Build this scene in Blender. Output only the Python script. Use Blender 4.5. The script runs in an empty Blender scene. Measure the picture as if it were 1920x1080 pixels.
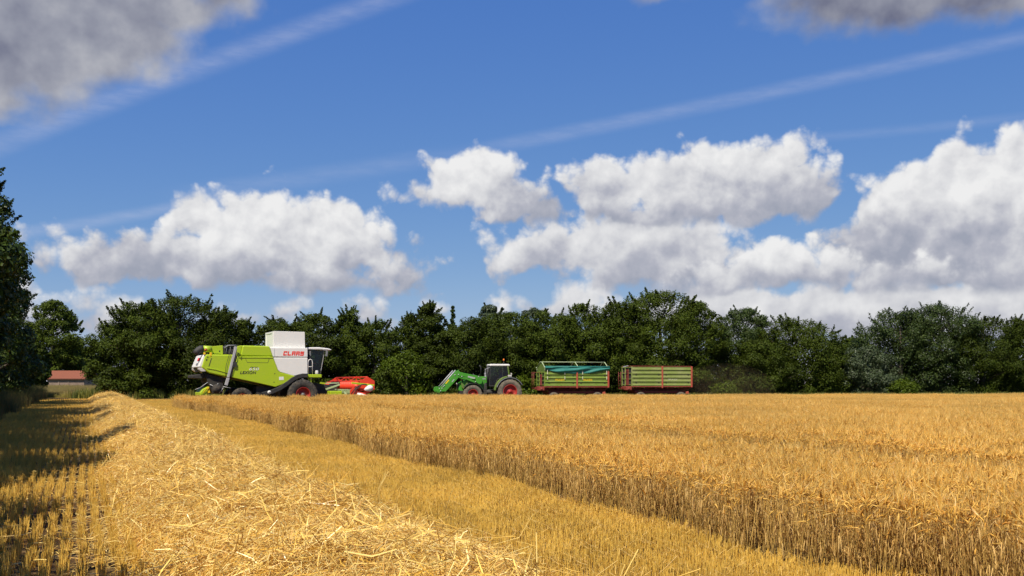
import bpy, bmesh, math, random
import numpy as np
from mathutils import Vector, Matrix, Euler

random.seed(7)
RNG = np.random.default_rng(11)
SC = bpy.context.scene
COL = SC.collection
F = 1920 * 35.0 / 36.0          # focal length of the photograph in its own pixels
CAM_H = 1.6
HORIZON = 720.0

# direction of the drilled rows / cutting direction, and across it
DU = np.array([-.395, .919]); DU /= np.linalg.norm(DU)
DV = np.array([DU[1], -DU[0]])


def uv_of(x, y): return x * DU[0] + y * DU[1], x * DV[0] + y * DV[1]
def xy_of(u, v): return u * DU[0] + v * DV[0], u * DU[1] + v * DV[1]


def sm(a, b, x):
    t = np.clip((np.asarray(x, float) - a) / (b - a), 0, 1)
    return t * t * (3 - 2 * t)


def edge_t(x, y):
    """distance beyond the far edge of the standing barley"""
    return y - (62 + .42 * (np.asarray(x, float) + 9))


def terr(x, y):
    x = np.asarray(x, float); y = np.asarray(y, float)
    t = edge_t(x, y)
    amp = np.clip(.16 - .0028 * (x + 9), .05, .27)
    rise = amp * sm(-45, -2, t)
    left = 1 - sm(-26, -20.5, x)
    z = rise + (-.05 - rise) * sm(.3, 4, t) * (1 - left)
    z = z + left * (.2 * sm(10, 35, t) + .36 * sm(90, 165, y))
    return z


def vnoise(x, y, s=1.0, seed=0):
    """smooth value noise on arrays, 0..1"""
    x = np.asarray(x, float) * s; y = np.asarray(y, float) * s
    xi = np.floor(x).astype(int); yi = np.floor(y).astype(int)
    fx = x - xi; fy = y - yi
    fx = fx * fx * (3 - 2 * fx); fy = fy * fy * (3 - 2 * fy)
    def h(a, b):
        n = (a * 374761393 + b * 668265263 + seed * 974711) & 0x7fffffff
        n = ((n ^ (n >> 13)) * 1274126177) & 0x7fffffff
        return ((n ^ (n >> 16)) & 0xffff) / 65535.0
    return (h(xi, yi) * (1 - fx) + h(xi + 1, yi) * fx) * (1 - fy) + (h(xi, yi + 1) * (1 - fx) + h(xi + 1, yi + 1) * fx) * fy


# ---------------------------------------------------------------- materials
def nodes_of(m):
    m.use_nodes = True
    nt = m.node_tree; nt.nodes.clear()
    return nt, nt.nodes, nt.links


def paint(name, col, rough=.45, metal=0., dirt=.25, dirt_col=(.20, .15, .09), scale=3.0, spec=.5, coat=0., bump=0.):
    """painted / plain surface with dust and mottling of its own"""
    m = bpy.data.materials.new(name); nt, N, L = nodes_of(m)
    out = N.new('ShaderNodeOutputMaterial'); b = N.new('ShaderNodeBsdfPrincipled')
    tc = N.new('ShaderNodeTexCoord')
    n1 = N.new('ShaderNodeTexNoise'); n1.inputs['Scale'].default_value = scale; n1.inputs['Detail'].default_value = 8; n1.inputs['Roughness'].default_value = .65
    L.new(tc.outputs['Object'], n1.inputs['Vector'])
    r = N.new('ShaderNodeMapRange'); r.inputs[1].default_value = .42; r.inputs[2].default_value = .78
    r.inputs[3].default_value = 0; r.inputs[4].default_value = dirt
    L.new(n1.outputs['Fac'], r.inputs['Value'])
    mx = N.new('ShaderNodeMix'); mx.data_type = 'RGBA'
    mx.inputs[6].default_value = (*col, 1); mx.inputs[7].default_value = (*dirt_col, 1)
    L.new(r.outputs['Result'], mx.inputs[0])
    L.new(mx.outputs[2], b.inputs['Base Color'])
    rr = N.new('ShaderNodeMapRange'); rr.inputs[3].default_value = rough; rr.inputs[4].default_value = min(1, rough + .3)
    L.new(n1.outputs['Fac'], rr.inputs['Value']); L.new(rr.outputs['Result'], b.inputs['Roughness'])
    b.inputs['Metallic'].default_value = metal
    b.inputs['Specular IOR Level'].default_value = spec
    b.inputs['Coat Weight'].default_value = coat; b.inputs['Coat Roughness'].default_value = .15
    if bump:
        bp = N.new('ShaderNodeBump'); bp.inputs['Strength'].default_value = bump; bp.inputs['Distance'].default_value = .02
        L.new(n1.outputs['Fac'], bp.inputs['Height']); L.new(bp.outputs['Normal'], b.inputs['Normal'])
    L.new(b.outputs['BSDF'], out.inputs['Surface'])
    return m


def glassy(name, tint, refl=.12, rough=.03):
    m = bpy.data.materials.new(name); nt, N, L = nodes_of(m)
    out = N.new('ShaderNodeOutputMaterial')
    t = N.new('ShaderNodeBsdfTransparent'); t.inputs['Color'].default_value = (*tint, 1)
    g = N.new('ShaderNodeBsdfGlossy'); g.inputs['Roughness'].default_value = rough
    fr = N.new('ShaderNodeFresnel'); fr.inputs['IOR'].default_value = 1.5
    ad = N.new('ShaderNodeMath'); ad.operation = 'ADD'; ad.inputs[1].default_value = refl
    L.new(fr.outputs['Fac'], ad.inputs[0])
    mx = N.new('ShaderNodeMixShader')
    L.new(ad.outputs[0], mx.inputs['Fac']); L.new(t.outputs[0], mx.inputs[1]); L.new(g.outputs[0], mx.inputs[2])
    L.new(mx.outputs[0], out.inputs['Surface'])
    return m


def leafy(name, cols, rough=.5, spec=.3, transl=.25, patch=.25, patch_scale=.35, obj_var=.0):
    """thin leaf / straw material: colour varies from blade to blade and in broad patches"""
    m = bpy.data.materials.new(name); nt, N, L = nodes_of(m)
    out = N.new('ShaderNodeOutputMaterial'); b = N.new('ShaderNodeBsdfPrincipled')
    geo = N.new('ShaderNodeNewGeometry')
    ramp = N.new('ShaderNodeValToRGB'); e = ramp.color_ramp.elements
    e[0].color = (*cols[0], 1); e[1].color = (*cols[-1], 1)
    for i, c in enumerate(cols[1:-1]):
        k = e.new((i + 1) / (len(cols) - 1)); k.color = (*c, 1)
    L.new(geo.outputs['Random Per Island'], ramp.inputs['Fac'])
    nz = N.new('ShaderNodeTexNoise'); nz.inputs['Scale'].default_value = patch_scale; nz.inputs['Detail'].default_value = 4
    L.new(geo.outputs['Position'], nz.inputs['Vector'])
    mr = N.new('ShaderNodeMapRange'); mr.inputs[1].default_value = .3; mr.inputs[2].default_value = .7
    mr.inputs[3].default_value = 1 - patch; mr.inputs[4].default_value = 1 + patch
    L.new(nz.outputs['Fac'], mr.inputs['Value'])
    val = mr.outputs['Result']
    if obj_var:
        oi = N.new('ShaderNodeObjectInfo')
        m2 = N.new('ShaderNodeMapRange'); m2.inputs[3].default_value = 1 - obj_var; m2.inputs[4].default_value = 1 + obj_var
        L.new(oi.outputs['Random'], m2.inputs['Value'])
        mu = N.new('ShaderNodeMath'); mu.operation = 'MULTIPLY'
        L.new(val, mu.inputs[0]); L.new(m2.outputs['Result'], mu.inputs[1]); val = mu.outputs[0]
    hs = N.new('ShaderNodeHueSaturation')
    L.new(val, hs.inputs['Value']); L.new(ramp.outputs['Color'], hs.inputs['Color'])
    L.new(hs.outputs['Color'], b.inputs['Base Color'])
    b.inputs['Roughness'].default_value = rough; b.inputs['Specular IOR Level'].default_value = spec
    if transl:
        t = N.new('ShaderNodeBsdfTranslucent'); L.new(hs.outputs['Color'], t.inputs['Color'])
        mx = N.new('ShaderNodeMixShader'); mx.inputs['Fac'].default_value = transl
        L.new(b.outputs[0], mx.inputs[1]); L.new(t.outputs[0], mx.inputs[2]); L.new(mx.outputs[0], out.inputs['Surface'])
    else:
        L.new(b.outputs[0], out.inputs['Surface'])
    return m


# ---------------------------------------------------------------- objects
def tag(o, label=None, cat=None, group=None, kind=None):
    if label: o['label'] = label
    if cat: o['category'] = cat
    if group: o['group'] = group
    if kind: o['kind'] = kind
    return o


def empty(name, loc, rz=0.):
    o = bpy.data.objects.new(name, None); COL.objects.link(o)
    o.location = loc; o.rotation_euler = (0, 0, rz); o.empty_display_size = .3
    return o


def link(name, me, parent=None):
    o = bpy.data.objects.new(name, me); COL.objects.link(o)
    if parent: o.parent = parent
    return o


def np_mesh(name, V, quads, mats, midx=None, smooth=False):
    """mesh from numpy arrays; quads may be (n,4) or (n,3)"""
    me = bpy.data.meshes.new(name)
    V = np.ascontiguousarray(V, np.float32); Q = np.ascontiguousarray(quads, np.int32)
    k = Q.shape[1]
    me.vertices.add(len(V)); me.vertices.foreach_set('co', V.ravel())
    me.loops.add(Q.size); me.loops.foreach_set('vertex_index', Q.ravel())
    me.polygons.add(len(Q)); me.polygons.foreach_set('loop_start', np.arange(0, Q.size, k, dtype=np.int32))
    for m in mats: me.materials.append(m)
    if midx is not None: me.polygons.foreach_set('material_index', np.ascontiguousarray(midx, np.int32))
    if smooth: me.polygons.foreach_set('use_smooth', np.ones(len(Q), bool))
    me.update(calc_edges=True); me.validate()
    return me


class MB:
    """collects shapes into one mesh"""
    def __init__(s): s.v = []; s.f = []; s.sm = []
    def add(s, vs, fs, smooth=False):
        n = len(s.v); s.v += [tuple(p) for p in vs]
        s.f += [tuple(i + n for i in f) for f in fs]; s.sm += [smooth] * len(fs)
        return s
    def box(s, c, d, rot=None):
        x, y, z = d[0] / 2, d[1] / 2, d[2] / 2
        vs = [Vector((a * x, b * y, e * z)) for a in (-1, 1) for b in (-1, 1) for e in (-1, 1)]
        if rot is not None:
            M = Euler(rot).to_matrix(); vs = [M @ p for p in vs]
        vs = [p + Vector(c) for p in vs]
        return s.add(vs, [(0, 1, 3, 2), (4, 6, 7, 5), (0, 4, 5, 1), (2, 3, 7, 6), (0, 2, 6, 4), (1, 5, 7, 3)])
    def span(s, a, b):
        return s.box([(p + q) / 2 for p, q in zip(a, b)], [abs(q - p) for p, q in zip(a, b)])
    def prism(s, poly, y0, y1):
        """poly: list of (x,z), extruded along y"""
        n = len(poly)
        vs = [(x, y0, z) for x, z in poly] + [(x, y1, z) for x, z in poly]
        fs = [tuple(range(n)), tuple(range(2 * n - 1, n - 1, -1))]
        fs += [(i, (i + 1) % n, (i + 1) % n + n, i + n) for i in range(n)]
        return s.add(vs, fs)
    def xprism(s, poly, x0, x1):
        """poly: list of (y,z), extruded along x"""
        n = len(poly)
        vs = [(x0, y, z) for y, z in poly] + [(x1, y, z) for y, z in poly]
        fs = [tuple(range(n)), tuple(range(2 * n - 1, n - 1, -1))]
        fs += [(i, (i + 1) % n, (i + 1) % n + n, i + n) for i in range(n)]
        return s.add(vs, fs)
    def tube(s, pts, r, n=8, caps=True):
        pts = [Vector(p) for p in pts]
        rs = r if isinstance(r, (list, tuple)) else [r] * len(pts)
        rings = []; up = None
        for i, p in enumerate(pts):
            a = pts[max(i - 1, 0)]; b = pts[min(i + 1, len(pts) - 1)]
            d = (b - a).normalized()
            if up is None:
                up = Vector((0, 0, 1)) if abs(d.z) < .9 else Vector((1, 0, 0))
            x = d.cross(up).normalized(); up2 = x.cross(d).normalized(); up = up2
            rings.append([p + (x * math.cos(2 * math.pi * k / n) + up2 * math.sin(2 * math.pi * k / n)) * rs[i] for k in range(n)])
        vs = [q for ring in rings for q in ring]; fs = []
        for i in range(len(rings) - 1):
            for k in range(n):
                fs.append((i * n + k, i * n + (k + 1) % n, (i + 1) * n + (k + 1) % n, (i + 1) * n + k))
        if caps:
            fs.append(tuple(range(n - 1, -1, -1))); fs.append(tuple(range(len(vs) - n, len(vs))))
        return s.add(vs, fs, True)
    def bar(s, a, b, w, h):
        """rectangular bar from a to b, w across y, h the other way"""
        a = Vector(a); b = Vector(b); d = (b - a).normalized()
        y = Vector((0, 1, 0)) if abs(d.y) < .9 else Vector((0, 0, 1))
        x = d.cross(y).normalized(); y = x.cross(d).normalized()
        vs = [p + x * (i * h / 2) + y * (j * w / 2) for p in (a, b) for i, j in ((-1, -1), (1, -1), (1, 1), (-1, 1))]
        return s.add(vs, [(0, 1, 2, 3), (7, 6, 5, 4), (0, 4, 5, 1), (1, 5, 6, 2), (2, 6, 7, 3), (3, 7, 4, 0)])
    def lathe(s, prof, c, n=40, smooth=True):
        """prof: list of (radius, y offset) turned round the y axis through c"""
        vs = []; fs = []; m = len(prof)
        for k in range(n):
            a = 2 * math.pi * k / n
            vs += [(c[0] + r * math.cos(a), c[1] + y, c[2] + r * math.sin(a)) for r, y in prof]
        for k in range(n):
            for i in range(m - 1):
                fs.append((k * m + i, k * m + i + 1, ((k + 1) % n) * m + i + 1, ((k + 1) % n) * m + i))
        return s.add(vs, fs, smooth)
    def strip(s, path, w, y0, y1):
        """a bent band in the xz plane: path of (x,z), thickness w, extruded along y"""
        P = [Vector((x, 0, z)) for x, z in path]; A = []; B = []
        for i, p in enumerate(P):
            d = (P[min(i + 1, len(P) - 1)] - P[max(i - 1, 0)]).normalized(); nn = Vector((-d.z, 0, d.x))
            A.append(p + nn * w / 2); B.append(p - nn * w / 2)
        poly = [(p.x, p.z) for p in A]; polyb = [(p.x, p.z) for p in B]
        n = len(P); vs = []; fs = []
        for (ax, az), (bx, bz) in zip(poly, polyb):
            vs += [(ax, y0, az), (bx, y0, bz), (bx, y1, bz), (ax, y1, az)]
        for i in range(n - 1):
            for k in range(4):
                fs.append((i * 4 + k, i * 4 + (k + 1) % 4, (i + 1) * 4 + (k + 1) % 4, (i + 1) * 4 + k))
        fs += [(0, 1, 2, 3), (n * 4 - 1, n * 4 - 2, n * 4 - 3, n * 4 - 4)]
        return s.add(vs, fs)
    def build(s, name, mat, parent=None, bevel=0., label=None):
        me = bpy.data.meshes.new(name); me.from_pydata(s.v, [], s.f)
        me.polygons.foreach_set('use_smooth', s.sm)
        bm = bmesh.new(); bm.from_mesh(me); bmesh.ops.recalc_face_normals(bm, faces=bm.faces); bm.to_mesh(me); bm.free()
        me.materials.append(mat); me.update()
        o = link(name, me, parent)
        if bevel:
            b = o.modifiers.new('bevel', 'BEVEL'); b.width = bevel; b.segments = 2; b.limit_method = 'ANGLE'; b.angle_limit = math.radians(40)
        if label: o['label'] = label
        return o


def lettering(text, height, shear, mat, parent, loc, rot, bold=0., stretch=1.):
    cu = bpy.data.curves.new('lettering', 'FONT'); cu.body = text; cu.size = 1; cu.shear = shear; cu.offset = bold; cu.extrude = .004; cu.space_character = 1.12
    o = bpy.data.objects.new('lettering_source', cu); COL.objects.link(o)
    dg = bpy.context.evaluated_depsgraph_get()
    me = bpy.data.meshes.new_from_object(o.evaluated_get(dg))
    bpy.data.objects.remove(o); bpy.data.curves.remove(cu)
    n = len(me.vertices); V = np.zeros(n * 3, np.float32); me.vertices.foreach_get('co', V); V = V.reshape(-1, 3)
    k = height / (V[:, 1].max() - V[:, 1].min()); V[:, 1] -= V[:, 1].min(); V[:, 0] -= V[:, 0].min()
    V[:, :2] *= k; V[:, 0] *= stretch
    me.vertices.foreach_set('co', V.ravel()); me.update()
    me.materials.clear(); me.materials.append(mat)
    p = link('lettering', me, parent); p.location = loc; p.rotation_euler = rot
    return p, float(V[:, 0].max())


def scatter(name, P, R, S, I, sources, base=None):
    """one object that strews clumps (sources) over points; index I picks the clump"""
    me = bpy.data.meshes.new(name); P = np.ascontiguousarray(P, np.float32)
    me.vertices.add(len(P)); me.vertices.foreach_set('co', P.ravel())
    a = me.attributes.new('rot', 'FLOAT_VECTOR', 'POINT'); a.data.foreach_set('vector', np.ascontiguousarray(R, np.float32).ravel())
    a = me.attributes.new('scl', 'FLOAT_VECTOR', 'POINT'); a.data.foreach_set('vector', np.ascontiguousarray(S, np.float32).ravel())
    a = me.attributes.new('idx', 'INT', 'POINT'); a.data.foreach_set('value', np.ascontiguousarray(I, np.int32))
    me.update()
    o = link(name, me)
    ng = bpy.data.node_groups.new(name, 'GeometryNodeTree')
    ng.interface.new_socket('Geometry', in_out='INPUT', socket_type='NodeSocketGeometry')
    ng.interface.new_socket('Geometry', in_out='OUTPUT', socket_type='NodeSocketGeometry')
    N, L = ng.nodes, ng.links
    gi = N.new('NodeGroupInput'); go = N.new('NodeGroupOutput')
    jn = N.new('GeometryNodeJoinGeometry')
    for m in reversed(sources):
        so = bpy.data.objects.new(m.name, m)          # never linked to the scene: only its mesh is read
        oi = N.new('GeometryNodeObjectInfo'); oi.inputs['Object'].default_value = so; oi.inputs['As Instance'].default_value = False
        g2 = N.new('GeometryNodeGeometryToInstance')
        L.new(oi.outputs['Geometry'], g2.inputs[0]); L.new(g2.outputs[0], jn.inputs[0])
    ip = N.new('GeometryNodeInstanceOnPoints'); ip.inputs['Pick Instance'].default_value = True
    def attr(n, t):
        k = N.new('GeometryNodeInputNamedAttribute'); k.data_type = t; k.inputs['Name'].default_value = n
        return k.outputs['Attribute']
    L.new(gi.outputs[0], ip.inputs['Points']); L.new(jn.outputs[0], ip.inputs['Instance'])
    L.new(attr('idx', 'INT'), ip.inputs['Instance Index'])
    L.new(attr('rot', 'FLOAT_VECTOR'), ip.inputs['Rotation']); L.new(attr('scl', 'FLOAT_VECTOR'), ip.inputs['Scale'])
    res = ip.outputs[0]
    if base is not None:
        so = bpy.data.objects.new(base.name, base)
        oi = N.new('GeometryNodeObjectInfo'); oi.inputs['Object'].default_value = so; oi.inputs['As Instance'].default_value = False
        j2 = N.new('GeometryNodeJoinGeometry'); L.new(res, j2.inputs[0]); L.new(oi.outputs['Geometry'], j2.inputs[0]); res = j2.outputs[0]
    L.new(res, go.inputs[0])
    md = o.modifiers.new('strew', 'NODES'); md.node_group = ng
    return o
# ---------------------------------------------------------------- light, sky, camera
SUN_TO = Vector((-.40, -.92, 0)).normalized()
SUN_EL = math.radians(55)


def build_sky():
    cam = bpy.data.cameras.new('camera'); co = bpy.data.objects.new('camera', cam); COL.objects.link(co)
    cam.lens = 35; cam.sensor_width = 36; cam.shift_y = 180 / 1920; cam.clip_end = 5000; cam.clip_start = .1
    co.location = (0, 0, CAM_H); co.rotation_euler = (math.radians(90), 0, 0); SC.camera = co
    sun = bpy.data.lights.new('sun', 'SUN'); so = bpy.data.objects.new('sun', sun); COL.objects.link(so)
    sun.energy = 5.0; sun.angle = math.radians(.53); sun.color = (1, .92, .78)
    d = Vector((SUN_TO.x * math.cos(SUN_EL), SUN_TO.y * math.cos(SUN_EL), math.sin(SUN_EL)))
    so.rotation_euler = d.to_track_quat('Z', 'Y').to_euler(); so.location = d * 60
    SC.view_settings.view_transform = 'Standard'; SC.view_settings.look = 'None'
    SC.view_settings.exposure = .35; SC.view_settings.gamma = 1

    w = bpy.data.worlds.new('World'); SC.world = w; w.use_nodes = True
    nt = w.node_tree; N, L = nt.nodes, nt.links; N.clear()
    out = N.new('ShaderNodeOutputWorld')
    sky = N.new('ShaderNodeTexSky'); sky.sky_type = 'NISHITA'; sky.sun_disc = False
    sky.sun_elevation = SUN_EL; sky.sun_rotation = math.atan2(SUN_TO.x, SUN_TO.y)
    sky.air_density = 1.0; sky.dust_density = 0; sky.ozone_density = 4; sky.altitude = 1200
    def math_(op, a, b=None, c=None, clamp=False):
        k = N.new('ShaderNodeMath'); k.operation = op; k.use_clamp = clamp
        for i, q in enumerate((a, b, c)):
            if q is None: continue
            if isinstance(q, (int, float)): k.inputs[i].default_value = q
            else: L.new(q, k.inputs[i])
        return k.outputs[0]

    def rng(v, a, b, c=0., d=1., smooth=True):
        k = N.new('ShaderNodeMapRange'); k.interpolation_type = 'SMOOTHSTEP' if smooth else 'LINEAR'
        for i, q in enumerate((a, b, c, d)): k.inputs[i + 1].default_value = q
        L.new(v, k.inputs['Value']); return k.outputs['Result']

    # the air of that day: deeper blue overhead than the plain model, less white low down
    sc_ = N.new('ShaderNodeSeparateColor'); cc_ = N.new('ShaderNodeCombineColor'); L.new(sky.outputs[0], sc_.inputs[0])
    for i, (kk, pw) in enumerate(((.70, .985), (1.215, .70), (3.737, .27))):
        L.new(math_('MULTIPLY', math_('POWER', sc_.outputs[i], pw), kk), cc_.inputs[i])
    bg = N.new('ShaderNodeBackground'); bg.inputs['Strength'].default_value = .0785; L.new(cc_.outputs[0], bg.inputs['Color'])

    # sky coordinates: azimuth and elevation (compass and height above the horizon), in units of 1/20 radian
    K = 20.0
    tc = N.new('ShaderNodeTexCoord'); sp = N.new('ShaderNodeSeparateXYZ'); L.new(tc.outputs['Generated'], sp.inputs[0])
    az = math_('ARCTAN2', sp.outputs[0], sp.outputs[1])
    hz = math_('SQRT', math_('ADD', math_('MULTIPLY', sp.outputs[0], sp.outputs[0]), math_('MULTIPLY', sp.outputs[1], sp.outputs[1])))
    el = math_('DIVIDE', sp.outputs[2], math_('MAXIMUM', hz, .001))
    pc = N.new('ShaderNodeCombineXYZ')
    L.new(math_('MULTIPLY', az, K), pc.inputs[0]); L.new(math_('MULTIPLY', el, K), pc.inputs[1])
    P0 = pc.outputs[0]

    def sky_at(px, py):
        a = math.atan((px - 960) / F)
        return a * K, (720 - py) / F * math.cos(a) * K

    def vmath(op, a, b=None, c=None):
        k = N.new('ShaderNodeVectorMath'); k.operation = op
        for i, q in enumerate((a, b, c)):
            if q is None: continue
            if isinstance(q, tuple): k.inputs[i].default_value = q
            else: L.new(q, k.inputs[i])
        return k.outputs['Value'] if op == 'LENGTH' else k.outputs[0]

    def fbm(vec, scale, detail, rough):
        k = N.new('ShaderNodeTexNoise'); k.noise_dimensions = '2D'; k.inputs['Scale'].default_value = scale; k.inputs['Detail'].default_value = detail
        k.inputs['Roughness'].default_value = rough; L.new(vec, k.inputs['Vector']); return k

    def billow(vec):
        """heaped, cauliflower-like relief"""
        nz = fbm(vec, 1.25, 8, .50)
        vo = N.new('ShaderNodeTexVoronoi'); vo.voronoi_dimensions = '2D'; vo.feature = 'F1'; vo.inputs['Scale'].default_value = 1.45; vo.inputs['Detail'].default_value = 3
        vo.inputs['Roughness'].default_value = .46; vo.inputs['Lacunarity'].default_value = 2.2
        L.new(vmath('MULTIPLY_ADD', nz.outputs['Color'], (.28, .28, 0), vec), vo.inputs['Vector'])
        return math_('SUBTRACT', math_('MULTIPLY', math_('SUBTRACT', nz.outputs['Fac'], .5), 1.0), math_('MULTIPLY', math_('SUBTRACT', vo.outputs['Distance'], .42), .62))

    N0 = billow(P0); N1 = billow(vmath('ADD', P0, (-10 / F * K, 20 / F * K, 0)))
    relief = math_('SUBTRACT', N0, N1)
    soft = fbm(P0, .9, 4, .5).outputs['Fac']
    wz = fbm(P0, 1.1, 3, .5)
    PW = vmath('MULTIPLY_ADD', vmath('SUBTRACT', wz.outputs['Color'], (.5, .5, .5)), (.75, .55, 0), P0)
    ey = math_('MULTIPLY', el, K)

    def blobs_field(blobs, blend=.2):
        cur = None
        for px, py, rx, ry in blobs:
            cx, cy = sky_at(px, py); sx, sy = rx / F * K, ry / F * K; k = min(rx, ry) / 50
            q = vmath('LENGTH', vmath('MULTIPLY_ADD', PW, (1 / sx, 1 / sy, 0), (-cx / sx, -cy / sy, 0)))
            r = math_('MULTIPLY_ADD', q, -k, k)
            cur = r if cur is None else math_('SMOOTH_MAX', cur, r, blend)
        return cur

    def ramp(v, stops):
        cr = N.new('ShaderNodeValToRGB'); e = cr.color_ramp.elements
        e[0].position, e[1].position = stops[0][0], stops[-1][0]; e[0].color = (*stops[0][1], 1); e[1].color = (*stops[-1][1], 1)
        for p_, c_ in stops[1:-1]: k = e.new(p_); k.color = (*c_, 1)
        L.new(v, cr.inputs[0]); bk = N.new('ShaderNodeBackground'); L.new(cr.outputs[0], bk.inputs['Color']); return bk.outputs[0]

    HEAP = [(0, (.27, .29, .355)), (.3, (.36, .37, .425)), (.62, (.51, .515, .54)), (1, (.67, .67, .672))]
    def heap(blobs, base, top, gain=1., lift=.40, soften=.40):
        """one bank of cumulus: flat base, sunlit heaped top"""
        mx = sum(q[0] for q in blobs) / len(blobs)
        b_, t_ = sky_at(mx, base)[1], sky_at(mx, top)[1]
        f = math_('ADD', math_('ADD', blobs_field(blobs), N0), lift)
        cut = rng(math_('ADD', ey, math_('MULTIPLY', math_('SUBTRACT', soft, .5), .9)), b_ - .22, b_ + .2)
        dens = math_('MULTIPLY', rng(f, -.06, soften), cut)
        h = rng(math_('ADD', ey, math_('MULTIPLY', math_('SUBTRACT', soft, .5), 1.1 * (t_ - b_))), b_ - .1, b_ + .8 * (t_ - b_))
        lit = math_('ADD', math_('MULTIPLY', math_('ADD', math_('MULTIPLY', h, .82), math_('MULTIPLY', relief, .55)), gain), .06, clamp=True)
        return dens, ramp(lit, HEAP)

    banks = [
        heap([(1500, 585, 290, 56), (1730, 580, 240, 50), (1640, 612, 300, 30), (1900, 590, 130, 60), (2100, 560, 160, 80)], 660, 520, .80),
        heap([(1105, 558, 66, 48), (1010, 578, 80, 22), (680, 592, 44, 28), (540, 575, 26, 24), (830, 582, 26, 14), (745, 608, 64, 18), (610, 606, 60, 20), (450, 602, 60, 18),
              (195, 574, 84, 26), (130, 606, 100, 36), (40, 548, 34, 40), (-60, 520, 80, 90), (935, 562, 40, 14)], 640, 520, .9, .26, .55),
        heap([(1705, 425, 98, 100), (1835, 378, 102, 110), (1910, 420, 120, 150), (1760, 485, 190, 56), (1640, 470, 48, 46), (2080, 470, 180, 120)], 538, 262),
        heap([(1190, 466, 215, 62), (1090, 468, 90, 44), (1000, 466, 84, 42), (1330, 520, 210, 36), (1240, 500, 140, 40)], 540, 408, .92),
        heap([(1455, 502, 80, 42), (1560, 516, 90, 34), (1640, 520, 120, 30), (1380, 520, 80, 26)], 545, 458),
        heap([(1130, 345, 68, 54), (1225, 338, 72, 50), (1330, 342, 112, 70), (1445, 322, 98, 62), (1505, 362, 72, 48), (1350, 395, 200, 34)], 425, 262),
        heap([(905, 332, 70, 54), (850, 345, 58, 38), (960, 372, 66, 42), (1010, 402, 46, 34), (800, 354, 40, 14)], 428, 280),
        heap([(440, 492, 300, 46), (530, 440, 155, 70), (378, 410, 58, 42), (495, 400, 80, 50), (600, 425, 100, 54), (665, 470, 90, 52), (235, 496, 85, 32), (560, 528, 190, 24), (170, 508, 40, 18)], 548, 356)]
    dark = [(120, 55, 215, 98), (290, 12, 160, 52), (60, 130, 120, 64), (420, 5, 66, 34), (20, 195, 56, 30), (-150, 60, 220, 150),
            (1720, -14, 270, 66), (1860, 14, 130, 30), (1235, -10, 60, 18), (1520, 34, 16, 26), (1950, -40, 150, 60)]
    fC = math_('ADD', math_('ADD', blobs_field(dark, .3), math_('MULTIPLY', N0, .34)), .18)
    densC = rng(fC, -.12, .72)
    litC = math_('ADD', math_('ADD', math_('MULTIPLY', relief, .10), math_('MULTIPLY', math_('SUBTRACT', soft, .5), 1.0)), .54)
    litC = math_('SUBTRACT', litC, math_('MULTIPLY', densC, .14))
    litC = math_('SUBTRACT', litC, math_('MULTIPLY', rng(math_('MULTIPLY', az, K), 2, 8), .22), clamp=True)
    shC = ramp(litC, [(0, (.11, .12, .185)), (.42, (.25, .262, .315)), (1, (.52, .52, .53))])

    # thin streaks of high cloud
    def streak(x0, y0, x1, y1, half, amount, ends):
        a = sky_at(x0, y0); b = sky_at(x1, y1); dx, dy = b[0] - a[0], b[1] - a[1]; ln = math.hypot(dx, dy); dx /= ln; dy /= ln
        dn = N.new('ShaderNodeVectorMath'); dn.operation = 'DOT_PRODUCT'; dn.inputs[1].default_value = (-dy, dx, 0); L.new(P0, dn.inputs[0])
        ds = N.new('ShaderNodeVectorMath'); ds.operation = 'DOT_PRODUCT'; ds.inputs[1].default_value = (dx, dy, 0); L.new(P0, ds.inputs[0])
        n0 = -dy * a[0] + dx * a[1]; s0 = dx * a[0] + dy * a[1]
        s = math_('DIVIDE', math_('SUBTRACT', ds.outputs['Value'], s0), ln)
        bow = math_('MULTIPLY', math_('MULTIPLY', s, math_('SUBTRACT', 1, s)), ends * K / F)
        q = math_('ABSOLUTE', math_('ADD', math_('SUBTRACT', dn.outputs['Value'], n0), bow))
        prof = rng(q, 0, half / F * K, 1, 0)
        fade = math_('MULTIPLY', rng(s, -.25, .15), rng(s, .85, 1.25, 1, 0))
        # ripples across the streak
        mp = N.new('ShaderNodeMapping'); mp.vector_type = 'POINT'; mp.inputs['Rotation'].default_value = (0, 0, -math.atan2(dy, dx) + .9); mp.inputs['Scale'].default_value = (.7, 3.0, 1)
        L.new(P0, mp.inputs['Vector'])
        nz = N.new('ShaderNodeTexNoise'); nz.noise_dimensions = '2D'; nz.inputs['Scale'].default_value = 2.2; nz.inputs['Detail'].default_value = 5; nz.inputs['Roughness'].default_value = .6
        L.new(mp.outputs[0], nz.inputs['Vector'])
        return math_('MULTIPLY', math_('MULTIPLY', prof, fade), math_('MULTIPLY', rng(nz.outputs['Fac'], .25, .8, .5, 1), amount))
    ci = math_('ADD', streak(-40, 285, 800, -30, 30, .24, -60), streak(930, 275, 1960, 60, 21, .20, -50))
    ci = math_('ADD', ci, streak(10, 443, 420, 372, 16, .22, 0)); ci = math_('ADD', ci, streak(380, 360, 780, 300, 26, .12, 0))
    ci = math_('ADD', ci, streak(1500, 260, 1960, 215, 14, .10, 0), clamp=True)
    cc = N.new('ShaderNodeBackground'); cc.inputs['Color'].default_value = (.50, .52, .63, 1)

    def mix(f, a, b):
        k = N.new('ShaderNodeMixShader'); L.new(f, k.inputs[0]); L.new(a, k.inputs[1]); L.new(b, k.inputs[2]); return k.outputs[0]
    s3 = mix(ci, bg.outputs[0], cc.outputs[0])
    for d_, sh in banks: s3 = mix(d_, s3, sh)
    s3 = mix(densC, s3, shC)
    L.new(s3, out.inputs['Surface'])
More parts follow.
